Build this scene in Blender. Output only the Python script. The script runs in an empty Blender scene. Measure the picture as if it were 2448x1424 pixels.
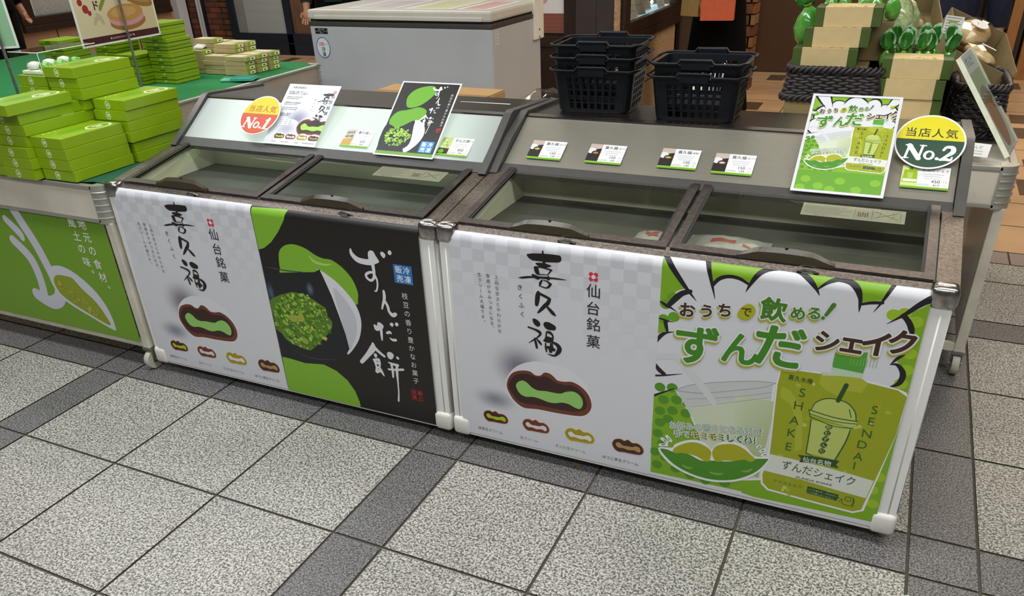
import bpy, bmesh, math, random
from mathutils import Vector, Matrix
SC = bpy.context.scene
COL = SC.collection
PI = math.pi
T = 0.4                                   # one large floor tile, metres

# ---------------------------------------------------------------- camera
cam_data = bpy.data.cameras.new('camera')
cam = bpy.data.objects.new('camera', cam_data)
COL.objects.link(cam)
F_PX, YAW, PITCH, ROLL = 1877.78, -0.4591, -0.5365, -0.0451
fw = Vector((math.cos(PITCH)*math.sin(YAW), math.cos(PITCH)*math.cos(YAW), math.sin(PITCH)))
r0 = Vector((math.cos(YAW), -math.sin(YAW), 0)); u0 = r0.cross(fw)
rt = r0*math.cos(ROLL)+u0*math.sin(ROLL); up = -r0*math.sin(ROLL)+u0*math.cos(ROLL)
cam.matrix_world = Matrix(((rt.x, up.x, -fw.x, 6.21143*T), (rt.y, up.y, -fw.y, -3.99345*T),
                           (rt.z, up.z, -fw.z, 3.41273*T), (0, 0, 0, 1)))
cam_data.sensor_width = 36.0
cam_data.lens = F_PX/2448*36
cam_data.shift_y = 202.39/2448
cam_data.clip_start = 0.02
SC.camera = cam
# ---------------------------------------------------------------- world, lamps, exposure
SC.view_settings.view_transform = 'Standard'
SC.view_settings.look = 'None'
SC.view_settings.gamma = 1
SC.view_settings.exposure = 0.0
w = bpy.data.worlds.new('station_hall'); SC.world = w; w.use_nodes = True
bg = w.node_tree.nodes['Background']
bg.inputs[0].default_value = (1.0, 0.95, 0.88, 1); bg.inputs[1].default_value = 0.11
def area(name, loc, size, size_y, power, col=(1, 1, 1), rot=(0, 0, 0)):
    l = bpy.data.lights.new(name, 'AREA'); l.shape = 'RECTANGLE'; l.size = size; l.size_y = size_y
    l.energy = power; l.color = col
    o = bpy.data.objects.new(name, l); o.location = loc; o.rotation_euler = rot; COL.objects.link(o)
    return o
# rows of ceiling fixtures over the concourse and in the shop behind it
area('concourse_light', (0.5, -0.30, 3.0), 3.0, 0.35, 58, (0.93, 0.97, 1.0))
area('concourse_light', (3.6, -0.30, 3.0), 2.8, 0.35, 52, (1.0, 0.98, 0.94))
area('concourse_light', (1.8, -2.3, 3.0), 5.0, 0.5, 82, (0.96, 0.98, 1.0))
area('concourse_light', (-1.6, 1.3, 3.0), 2.0, 0.5, 42, (0.98, 0.98, 1.0))
area('shop_light', (1.6, 2.2, 3.0), 3.0, 0.3, 26, (1.0, 0.93, 0.82))
area('shop_light', (3.0, 4.4, 3.0), 2.4, 0.8, 78, (1.0, 0.84, 0.64))
area('shop_light', (-2.6, 4.8, 3.0), 3.0, 0.6, 70, (1.0, 0.93, 0.84))

# ---------------------------------------------------------------- tagging helpers
def tag(o, label=None, cat=None, group=None, kind=None):
    if label: o['label'] = label
    if cat: o['category'] = cat
    if group: o['group'] = group
    if kind: o['kind'] = kind
    return o
def empty(name, loc=(0, 0, 0), rz=0, label=None, cat=None, group=None, rot=None):
    o = bpy.data.objects.new(name, None); COL.objects.link(o)
    o.location = loc; o.rotation_euler = rot if rot else (0, 0, rz)
    o.empty_display_size = 0.05
    return tag(o, label, cat, group)
def copy_tree(o, parent=None, label=None):
    c = o.copy(); COL.objects.link(c)
    if parent: c.parent = parent
    if label: c['label'] = label
    for ch in [x for x in COL.objects if x.parent == o]:
        copy_tree(ch, c)
    return c
def lin(h):
    if isinstance(h, str):
        v = [int(h[i:i+2], 16)/255 for i in (0, 2, 4)]
    else:
        v = h
    return tuple(c/12.92 if c <= 0.04045 else ((c+0.055)/1.055)**2.4 for c in v)

# ---------------------------------------------------------------- procedural materials
def mat(name, col, rough=0.5, metal=0.0, var=0.08, scale=30, bump=0.0, bscale=None, col2=None, spec=0.5,
        trans=0.0, emit=None, estr=0, stretch=None, alpha=None, coat=0.0):
    m = bpy.data.materials.new(name); m.use_nodes = True
    nt = m.node_tree; b = nt.nodes['Principled BSDF']
    tc = nt.nodes.new('ShaderNodeTexCoord'); mp = nt.nodes.new('ShaderNodeMapping')
    nt.links.new(tc.outputs['Object'], mp.inputs[0])
    if stretch: mp.inputs['Scale'].default_value = stretch
    n = nt.nodes.new('ShaderNodeTexNoise'); n.inputs['Scale'].default_value = scale; n.inputs['Detail'].default_value = 4
    nt.links.new(mp.outputs[0], n.inputs['Vector'])
    rmp = nt.nodes.new('ShaderNodeValToRGB'); nt.links.new(n.outputs['Fac'], rmp.inputs[0])
    c1 = lin(col); c2 = lin(col2) if col2 else tuple(min(1, c*(1+var)) for c in c1)
    c0 = c1 if col2 else tuple(c*(1-var) for c in c1)
    rmp.color_ramp.elements[0].position = 0.35; rmp.color_ramp.elements[1].position = 0.65
    rmp.color_ramp.elements[0].color = (*c0, 1); rmp.color_ramp.elements[1].color = (*c2, 1)
    nt.links.new(rmp.outputs[0], b.inputs['Base Color'])
    b.inputs['Roughness'].default_value = rough; b.inputs['Metallic'].default_value = metal
    b.inputs['Specular IOR Level'].default_value = spec
    b.inputs['Transmission Weight'].default_value = trans
    b.inputs['Coat Weight'].default_value = coat
    if alpha is not None: b.inputs['Alpha'].default_value = alpha
    if emit:
        b.inputs['Emission Color'].default_value = (*lin(emit), 1); b.inputs['Emission Strength'].default_value = estr
    if bump:
        n2 = nt.nodes.new('ShaderNodeTexNoise'); n2.inputs['Scale'].default_value = bscale or scale*3
        n2.inputs['Detail'].default_value = 3
        nt.links.new(mp.outputs[0], n2.inputs['Vector'])
        bp = nt.nodes.new('ShaderNodeBump'); bp.inputs['Strength'].default_value = bump; bp.inputs['Distance'].default_value = 0.004
        nt.links.new(n2.outputs['Fac'], bp.inputs['Height']); nt.links.new(bp.outputs[0], b.inputs['Normal'])
    return m
def glass_mat(name, tint, gloss=0.05, ior=1.5):
    """thin clear pane: see-through with a Fresnel reflection"""
    m = bpy.data.materials.new(name); m.use_nodes = True; nt = m.node_tree; nt.nodes.clear()
    out = nt.nodes.new('ShaderNodeOutputMaterial'); mix = nt.nodes.new('ShaderNodeMixShader')
    tr = nt.nodes.new('ShaderNodeBsdfTransparent'); tr.inputs[0].default_value = (*tint, 1)
    gl = nt.nodes.new('ShaderNodeBsdfGlossy'); gl.inputs['Roughness'].default_value = gloss
    # Schlick reflectance, the same from either side of the sheet
    ge = nt.nodes.new('ShaderNodeNewGeometry'); dt = nt.nodes.new('ShaderNodeVectorMath'); dt.operation = 'DOT_PRODUCT'
    nt.links.new(ge.outputs['Normal'], dt.inputs[0]); nt.links.new(ge.outputs['Incoming'], dt.inputs[1])
    def mth(op, a, b=None):
        n = nt.nodes.new('ShaderNodeMath'); n.operation = op
        for i, q in enumerate((a, b)):
            if q is None: continue
            if isinstance(q, (int, float)): n.inputs[i].default_value = q
            else: nt.links.new(q, n.inputs[i])
        return n.outputs[0]
    f0 = ((ior-1)/(ior+1))**2
    F = mth('ADD', mth('MULTIPLY', mth('POWER', mth('SUBTRACT', 1.0, mth('ABSOLUTE', dt.outputs['Value'])), 5.0), 1-f0), f0)
    nt.links.new(F, mix.inputs[0]); nt.links.new(tr.outputs[0], mix.inputs[1]); nt.links.new(gl.outputs[0], mix.inputs[2])
    nt.links.new(mix.outputs[0], out.inputs[0])
    return m
def ink_mat(name, rough, coat=0.0, spec=0.5):
    """printed paper: colour comes from the print itself"""
    m = bpy.data.materials.new(name); m.use_nodes = True; nt = m.node_tree; b = nt.nodes['Principled BSDF']
    a = nt.nodes.new('ShaderNodeVertexColor'); a.layer_name = 'ink'
    nt.links.new(a.outputs[0], b.inputs['Base Color'])
    b.inputs['Roughness'].default_value = rough; b.inputs['Coat Weight'].default_value = coat
    b.inputs['Specular IOR Level'].default_value = spec
    b.inputs['Coat Roughness'].default_value = 0.12
    if coat:
        tc = nt.nodes.new('ShaderNodeTexCoord'); n = nt.nodes.new('ShaderNodeTexNoise'); n.inputs['Scale'].default_value = 60
        nt.links.new(tc.outputs['Object'], n.inputs['Vector'])
        bp = nt.nodes.new('ShaderNodeBump'); bp.inputs['Strength'].default_value = 0.25; bp.inputs['Distance'].default_value = 0.001
        nt.links.new(n.outputs['Fac'], bp.inputs['Height']); nt.links.new(bp.outputs[0], b.inputs['Coat Normal'])
    return m
def brick_mat(name, c1, c2, mortar, scale, rot=(0, 0, 0), bw=0.21, bh=0.065):
    m = bpy.data.materials.new(name); m.use_nodes = True; nt = m.node_tree; b = nt.nodes['Principled BSDF']
    tc = nt.nodes.new('ShaderNodeTexCoord'); mp = nt.nodes.new('ShaderNodeMapping'); mp.inputs['Rotation'].default_value = rot
    nt.links.new(tc.outputs['Object'], mp.inputs[0])
    br = nt.nodes.new('ShaderNodeTexBrick'); nt.links.new(mp.outputs[0], br.inputs['Vector'])
    br.inputs['Color1'].default_value = (*lin(c1), 1); br.inputs['Color2'].default_value = (*lin(c2), 1); br.inputs['Mortar'].default_value = (*lin(mortar), 1)
    br.inputs['Scale'].default_value = scale; br.inputs['Mortar Size'].default_value = 0.008
    br.inputs['Brick Width'].default_value = bw; br.inputs['Row Height'].default_value = bh
    n = nt.nodes.new('ShaderNodeTexNoise'); n.inputs['Scale'].default_value = 9; nt.links.new(mp.outputs[0], n.inputs['Vector'])
    mx = nt.nodes.new('ShaderNodeMixRGB'); mx.blend_type = 'MULTIPLY'; mx.inputs[0].default_value = 0.6
    nt.links.new(br.outputs[0], mx.inputs[1]); nt.links.new(n.outputs['Color'], mx.inputs[2])
    nt.links.new(mx.outputs[0], b.inputs['Base Color']); b.inputs['Roughness'].default_value = 0.85
    bp = nt.nodes.new('ShaderNodeBump'); bp.inputs['Strength'].default_value = 0.6; bp.inputs['Distance'].default_value = 0.01
    nt.links.new(br.outputs['Fac'], bp.inputs['Height']); bp.invert = True; nt.links.new(bp.outputs[0], b.inputs['Normal'])
    return m
def granite(name, dark, light, scale, rough=0.55, lo=0.42, hi=0.58, bump=0.25):
    """worm-speckled non-slip tile"""
    m = bpy.data.materials.new(name); m.use_nodes = True; nt = m.node_tree; b = nt.nodes['Principled BSDF']
    tc = nt.nodes.new('ShaderNodeTexCoord'); n = nt.nodes.new('ShaderNodeTexNoise')
    nt.links.new(tc.outputs['Object'], n.inputs['Vector']); n.inputs['Scale'].default_value = scale; n.inputs['Detail'].default_value = 1.5
    n.inputs['Distortion'].default_value = 0.6
    r = nt.nodes.new('ShaderNodeValToRGB'); nt.links.new(n.outputs['Fac'], r.inputs[0])
    r.color_ramp.elements[0].position = lo; r.color_ramp.elements[1].position = hi
    r.color_ramp.elements[0].color = (*lin(dark), 1); r.color_ramp.elements[1].color = (*lin(light), 1)
    big = nt.nodes.new('ShaderNodeTexNoise'); big.inputs['Scale'].default_value = 2.2; nt.links.new(tc.outputs['Object'], big.inputs['Vector'])
    r2 = nt.nodes.new('ShaderNodeValToRGB'); nt.links.new(big.outputs['Fac'], r2.inputs[0])
    r2.color_ramp.elements[0].position = 0.3; r2.color_ramp.elements[0].color = (0.86, 0.86, 0.86, 1); r2.color_ramp.elements[1].color = (1, 1, 1, 1); r2.color_ramp.elements[1].position = 0.6
    mx = nt.nodes.new('ShaderNodeMixRGB'); mx.blend_type = 'MULTIPLY'; mx.inputs[0].default_value = 1
    nt.links.new(r.outputs[0], mx.inputs[1]); nt.links.new(r2.outputs[0], mx.inputs[2]); nt.links.new(mx.outputs[0], b.inputs['Base Color'])
    b.inputs['Roughness'].default_value = rough
    bp = nt.nodes.new('ShaderNodeBump'); bp.inputs['Strength'].default_value = bump; bp.inputs['Distance'].default_value = 0.001
    nt.links.new(n.outputs['Fac'], bp.inputs['Height']); nt.links.new(bp.outputs[0], b.inputs['Normal'])
    return m

M = dict(
    white=mat('white_enamel', 'e4e4e0', 0.35, 0, 0.03, 6), wplastic=mat('white_plastic', 'dcdad2', 0.4, 0, 0.05, 8, 0.05),
    liner=mat('freezer_liner', 'dadac2', 0.45, 0, 0.05, 5), liner_floor=mat('frosted_liner_floor', '484a42', 0.5, 0, 0.15, 7),
    chrome=mat('scuffed_chrome', 'a5a19e', 0.22, 1.0, 0.25, 60, 0.08, 90), steel=mat('brushed_steel', '837e79', 0.26, 1.0, 0.05, 40, stretch=(1, 14, 14)),
    rail=mat('worn_steel_rail', '6f665e', 0.40, 0.9, 0.30, 160, 0.06, 220, stretch=(1, 1, 1)), lidframe=mat('dark_steel_frame', '5a5350', 0.3, 0.9, 0.2, 90, 0.06),
    gasket=mat('black_gasket', '17181a', 0.6), hoodcap=mat('grey_hood_plastic', '474541', 0.42, 0, 0.05, 40, 0.05), hoodstrip=mat('grey_trim_strip', '454340', 0.45, 0.2, 0.06, 30),
    handle=mat('brown_handle_plastic', '3e3524', 0.3, 0, 0.06, 20), lidglass=glass_mat('lid_glass', (0.93, 0.94, 0.88), 0.01, 1.5),
    acrylic=glass_mat('clear_acrylic', (0.95, 0.97, 0.96), 0.02, 1.35), caster=mat('caster_rubber', 'b9b6a6', 0.5), zinc=mat('zinc_plate', 'b0b0ac', 0.3, 1.0, 0.2, 40),
    black=mat('black_rubber', '141416', 0.6), paintw=mat('chipped_cream_paint', 'c9c4b4', 0.5, 0, 0.1, 12, 0.1), header=mat('brushed_header_panel', 'a29e90', 0.36, 0.7, 0.05, 30, stretch=(1, 20, 20)), alu=mat('anodised_aluminium', 'bdbbb2', 0.36, 0.75, 0.06, 30, stretch=(1, 20, 20)),
    beigeside=mat('cream_panel', 'cdc6b6', 0.5, 0, 0.04, 10), cloth=mat('green_felt', '14783c', 0.9, 0, 0.12, 400, 0.3, 500), clothd=mat('dark_green_cloth', '0d5138', 0.9, 0, 0.12, 300, 0.3, 400),
    gbox=mat('lime_gift_card', '85a511', 0.33, 0, 0.04, 12), gboxd=mat('lime_leaf_print', '6a9c10', 0.33, 0, 0.03, 12), print_w=mat('white_print', 'eef2d8', 0.35), seam=mat('dark_seam', '24300c', 0.7),
    kraft=mat('kraft_card', 'b28d5a', 0.75, 0, 0.05, 25), kraftd=mat('olive_kraft_card', '82714a', 0.75, 0, 0.05, 25), tan=mat('tan_box_card', 'b1a070', 0.55, 0, 0.06, 20), tanlid=mat('pale_box_top', 'cfc39c', 0.5, 0, 0.08, 60),
    teal=mat('teal_plastic', '3f9c86', 0.4), dkgreen=mat('olive_green_card', '41561b', 0.6, 0, 0.05, 30), band=mat('cream_paper_band', 'cdb684', 0.6, 0, 0.04, 30), bandtop=mat('cream_band_print', 'd8bd82', 0.6), ochre=mat('ochre_print', '8a6a2a', 0.6),
    wicker=mat('black_wicker', '2b2527', 0.42, 0, 0.25, 60, 0.2), basket=mat('navy_black_plastic', '0c1016', 0.42, 0, 0.05, 20, spec=0.3), bagfilm=mat('green_film_bag', '3c8c2c', 0.16, 0, 0.35, 14, 0.6, 25, col2='7cc04c', coat=0.6),
    bagpale=mat('pale_bean_bag', '8fa860', 0.2, 0, 0.3, 60, 0.5, 40, col2='c8cfa0', coat=0.6), bread=mat('bread_crust', 'c9a468', 0.8, 0, 0.2, 30, 0.3, col2='e4d0a4'), film=glass_mat('crinkled_film', (0.93, 0.92, 0.88), 0.12, 1.6),
    gold=mat('gold_film', 'b8a24c', 0.25, 0.6, 0.2, 20, 0.4), paper=mat('white_paper', 'e4e4de', 0.6, 0, 0.02, 30), blackcloth=mat('black_cloth', '09090b', 0.95, 0, 0.2, 60, 0.2, spec=0.15), navy=mat('navy_cloth', '1d2238', 0.85, 0, 0.15, 60, 0.2),
    tealcloth=mat('dark_teal_cloth', '123a3a', 0.9, 0, 0.15, 50), skin=mat('skin', 'c08a6c', 0.5, 0, 0.06, 40), hair=mat('dark_hair', '17110e', 0.6, 0, 0.2, 90), orange=mat('orange_paper_bag', 'c7592f', 0.55, 0, 0.06, 40, 0.1), tanbag=mat('tan_paper_bag', '8f7440', 0.6, 0, 0.06, 40, 0.1),
    stone=mat('speckled_stone', '9c7a5e', 0.7, 0, 0.3, 120, 0.3, 200), stone2=mat('brown_speckled_stone', '8a6c4c', 0.7, 0, 0.3, 160, 0.2, 200, col2='c0a27c'), darkwood=mat('dark_brown_metal', '2a1a12', 0.4, 0.0, 0.15, 20), panel=mat('charcoal_panel', '38302c', 0.45, 0.0, 0.1, 10),
    brown=mat('brown_laminate', '4b3420', 0.5, 0, 0.06, 5), oak=mat('oak_trim', '9a6c3f', 0.5, 0, 0.15, 8, stretch=(12, 12, 1)), offw=mat('off_white_panel', 'cfc4b4', 0.5, 0, 0.03, 8), woodpanel=mat('walnut_boards', '6e5240', 0.5, 0, 0.3, 6, stretch=(10, 10, 0.6)),
    navyframe=mat('slate_blue_frame', '202a38', 0.4, 0.2, 0.1, 12), brick=brick_mat('red_brick', 'a4583c', '6d4636', '4a4542', 1.0, (PI/2, 0, 0)), brick2=brick_mat('amber_brick', '8f5a2c', '5f3a1e', '2a1c14', 1.0, (PI/2, 0, 0)),
    column=mat('white_column_paint', 'e8eaf0', 0.5, 0, 0.02, 5), frost=mat('frosted_glass_film', 'a9b1b0', 0.3, 0, 0.06, 2, stretch=(0.6, 0.6, 6)), greyfilm=mat('grey_frosted_film', '8f918c', 0.35, 0, 0.05, 3),
    speck=mat('grey_speckle_sheet', 'a8a29c', 0.6, 0, 0.35, 160), grout=mat('dark_grout', '4c463d', 0.9, 0, 0.1, 50), green_glass=mat('pale_green_tape', 'a4c4ae', 0.5, 0, 0.08, 40, 0.1),
    ftile=granite('speckled_grey_tile', '59554e', 'c4c1b8', 185, 0.5, 0.40, 0.60), dtile=granite('dark_grey_tile', '3c3a39', '8c8a89', 240, 0.45, 0.40, 0.64), beige=mat('beige_floor_tile', 'c6a27c', 0.35, 0, 0.08, 3), beiged=mat('brown_floor_tile', '5d4a38', 0.4, 0, 0.08, 6), pink=mat('pinkish_granite', '8f8078', 0.5, 0, 0.25, 160),
    bandgrey=mat('grey_beige_panel', '9c9184', 0.5, 0, 0.05, 8), ink=ink_mat('printed_poster', 0.42), inkg=ink_mat('laminated_print', 0.35, 0.35), skirt=mat('black_skirt', '050506', 0.95, spec=0.1),
)
def lit_panel(name, col, strength, half):
    """translucent sign panel lit by a tube behind it: weaker towards the tube's ends"""
    m = bpy.data.materials.new(name); m.use_nodes = True; nt = m.node_tree; b = nt.nodes['Principled BSDF']
    b.inputs['Base Color'].default_value = (*lin('8a908d'), 1); b.inputs['Roughness'].default_value = 0.4
    tc = nt.nodes.new('ShaderNodeTexCoord'); sp = nt.nodes.new('ShaderNodeSeparateXYZ'); nt.links.new(tc.outputs['Object'], sp.inputs[0])
    ab = nt.nodes.new('ShaderNodeMath'); ab.operation = 'ABSOLUTE'; nt.links.new(sp.outputs[0], ab.inputs[0])
    mr = nt.nodes.new('ShaderNodeMapRange'); mr.interpolation_type = 'SMOOTHSTEP'
    mr.inputs['From Min'].default_value = half*0.62; mr.inputs['From Max'].default_value = half; mr.inputs['To Min'].default_value = strength; mr.inputs['To Max'].default_value = strength*0.25
    nt.links.new(ab.outputs[0], mr.inputs['Value']); nt.links.new(mr.outputs[0], b.inputs['Emission Strength'])
    b.inputs['Emission Color'].default_value = (*lin(col), 1)
    return m

# ---------------------------------------------------------------- mesh builder
class MB:
    def __init__(s): s.v = []; s.f = []; s.m = []
    def poly(s, pts, mi=0):
        n = len(s.v); s.v += [tuple(p) for p in pts]; s.f.append(tuple(range(n, n+len(pts)))); s.m.append(mi); return s
    def box(s, a, b, mi=0, bev=0.0):
        x0, y0, z0 = a; x1, y1, z1 = b
        if bev <= 0:
            n = len(s.v); s.v += [(x, y, z) for z in (z0, z1) for x, y in ((x0, y0), (x1, y0), (x1, y1), (x0, y1))]
            for q in ((0, 3, 2, 1), (4, 5, 6, 7), (0, 1, 5, 4), (1, 2, 6, 5), (2, 3, 7, 6), (3, 0, 4, 7)):
                s.f.append(tuple(n+i for i in q)); s.m.append(mi)
            return s
        bm = bmesh.new(); bmesh.ops.create_cube(bm, size=1)
        for v in bm.verts: v.co = Vector(((x0+x1)/2+v.co.x*(x1-x0), (y0+y1)/2+v.co.y*(y1-y0), (z0+z1)/2+v.co.z*(z1-z0)))
        bmesh.ops.bevel(bm, geom=bm.edges[:], offset=bev, segments=2, profile=0.6, affect='EDGES')
        s.add_bm(bm, mi); return s
    def add_bm(s, bm, mi=0):
        n = len(s.v); bm.verts.index_update()
        s.v += [tuple(v.co) for v in bm.verts]
        for f in bm.faces: s.f.append(tuple(n+v.index for v in f.verts)); s.m.append(mi)
        bm.free()
    def prism(s, prof, x0, x1, mi=0, ax='x'):
        """profile in the two other axes, swept along ax (closed)"""
        def P(a, u, v): return (a, u, v) if ax == 'x' else ((u, a, v) if ax == 'y' else (u, v, a))
        n = len(s.v); k = len(prof)
        s.v += [P(x0, *q) for q in prof]+[P(x1, *q) for q in prof]
        for i in range(k): j = (i+1) % k; s.f.append((n+i, n+j, n+k+j, n+k+i)); s.m.append(mi)
        s.f.append(tuple(n+k-1-i for i in range(k))); s.m.append(mi); s.f.append(tuple(n+k+i for i in range(k))); s.m.append(mi)
        return s
    def tube(s, pts, r, n=8, mi=0, closed=False, cap=True):
        pts = [Vector(p) for p in pts]; L = len(pts); base = len(s.v); ref = None
        for i, p in enumerate(pts):
            a = pts[(i-1) % L] if (closed or i > 0) else p; b = pts[(i+1) % L] if (closed or i < L-1) else p
            t = (b-a).normalized()
            if ref is None: ref = Vector((0, 0, 1)) if abs(t.z) < 0.9 else Vector((1, 0, 0))
            x = (ref-t*ref.dot(t)).normalized(); ref = x; y = t.cross(x)
            rr = r[i] if isinstance(r, (list, tuple)) else r
            for k in range(n):
                th = 2*PI*k/n; q = p+x*math.cos(th)*rr+y*math.sin(th)*rr; s.v.append(tuple(q))
        for i in range(L if closed else L-1):
            for k in range(n):
                a = base+i*n+k; b = base+i*n+(k+1) % n; c = base+((i+1) % L)*n+(k+1) % n; d = base+((i+1) % L)*n+k
                s.f.append((a, b, c, d)); s.m.append(mi)
        if cap and not closed:
            s.f.append(tuple(base+n-1-k for k in range(n))); s.m.append(mi); s.f.append(tuple(base+(L-1)*n+k for k in range(n))); s.m.append(mi)
        return s
    def lathe(s, prof, c=(0, 0, 0), n=20, mi=0, ax='z', sx=1, sy=1):
        base = len(s.v); L = len(prof)
        for r, h in prof:
            for k in range(n):
                th = 2*PI*k/n; q = (r*math.cos(th)*sx, r*math.sin(th)*sy, h)
                if ax == 'x': q = (q[2], q[0], q[1])
                if ax == 'y': q = (q[0], q[2], q[1])
                s.v.append((c[0]+q[0], c[1]+q[1], c[2]+q[2]))
        for i in range(L-1):
            for k in range(n): s.f.append((base+i*n+k, base+i*n+(k+1) % n, base+(i+1)*n+(k+1) % n, base+(i+1)*n+k)); s.m.append(mi)
        s.f.append(tuple(base+n-1-k for k in range(n))); s.m.append(mi); s.f.append(tuple(base+(L-1)*n+k for k in range(n))); s.m.append(mi)
        return s
    def xf(s, M4):
        s.v = [tuple(M4 @ Vector(q)) for q in s.v]; return s
    def done(s, name, mats, parent=None, smooth=False, loc=None, rot=None, angle=None, fix=True):
        me = bpy.data.meshes.new(name); me.from_pydata(s.v, [], s.f)
        if not isinstance(mats, (list, tuple)): mats = [mats]
        for m in mats: me.materials.append(m)
        me.polygons.foreach_set('material_index', s.m)
        if fix:
            bm = bmesh.new(); bm.from_mesh(me); bmesh.ops.recalc_face_normals(bm, faces=bm.faces[:])
            bm.to_mesh(me); bm.free()
        if smooth: me.shade_smooth()
        elif angle: me.shade_smooth(); me.set_sharp_from_angle(angle=angle)
        o = bpy.data.objects.new(name, me); COL.objects.link(o)
        if parent: o.parent = parent
        if loc: o.location = loc
        if rot: o.rotation_euler = rot
        return o
def struct(mb, name, mats, label=None, **k):
    o = mb.done(name, mats, **k); tag(o, label, None, None, 'structure'); return o

# ---------------------------------------------------------------- printed sheets
_fc = bpy.data.curves.new('glyph', 'FONT'); _fo = bpy.data.objects.new('glyph', _fc); _cache = {}
def glyphs(s, bold=0.0, shear=0.0):
    k = (s, bold, shear)
    if k not in _cache:
        _fc.body = s; _fc.size = 1; _fc.offset = bold; _fc.shear = shear; _fc.resolution_u = 4
        me = _fo.to_mesh(); vs = [(v.co.x, v.co.y) for v in me.vertices]; fs = [tuple(p.vertices) for p in me.polygons]; _fo.to_mesh_clear()
        xs = [a for a, b in vs] or [0]; ys = [b for a, b in vs] or [0]
        _cache[k] = (vs, fs, min(xs), max(xs), min(ys), max(ys))
    return _cache[k]
def smooth_closed(p, n=5):
    out = []; L = len(p)
    for i in range(L):
        a, b, c, d = p[i-1], p[i], p[(i+1) % L], p[(i+2) % L]
        for k in range(n):
            t = k/n
            out.append(tuple(0.5*((2*b[j])+(-a[j]+c[j])*t+(2*a[j]-5*b[j]+4*c[j]-d[j])*t*t+(-a[j]+3*b[j]-3*c[j]+d[j])*t**3) for j in (0, 1)))
    return out
def smooth_open(p, n=6):
    if len(p) < 3: n = 1
    out = []; L = len(p)
    for i in range(L-1):
        a, b, c, d = p[max(i-1, 0)], p[i], p[i+1], p[min(i+2, L-1)]
        for k in range(n):
            t = k/n
            out.append(tuple(0.5*((2*b[j])+(-a[j]+c[j])*t+(2*a[j]-5*b[j]+4*c[j]-d[j])*t*t+(-a[j]+3*b[j]-3*c[j]+d[j])*t**3) for j in range(len(b))))
    out.append(tuple(p[-1])); return out
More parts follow.
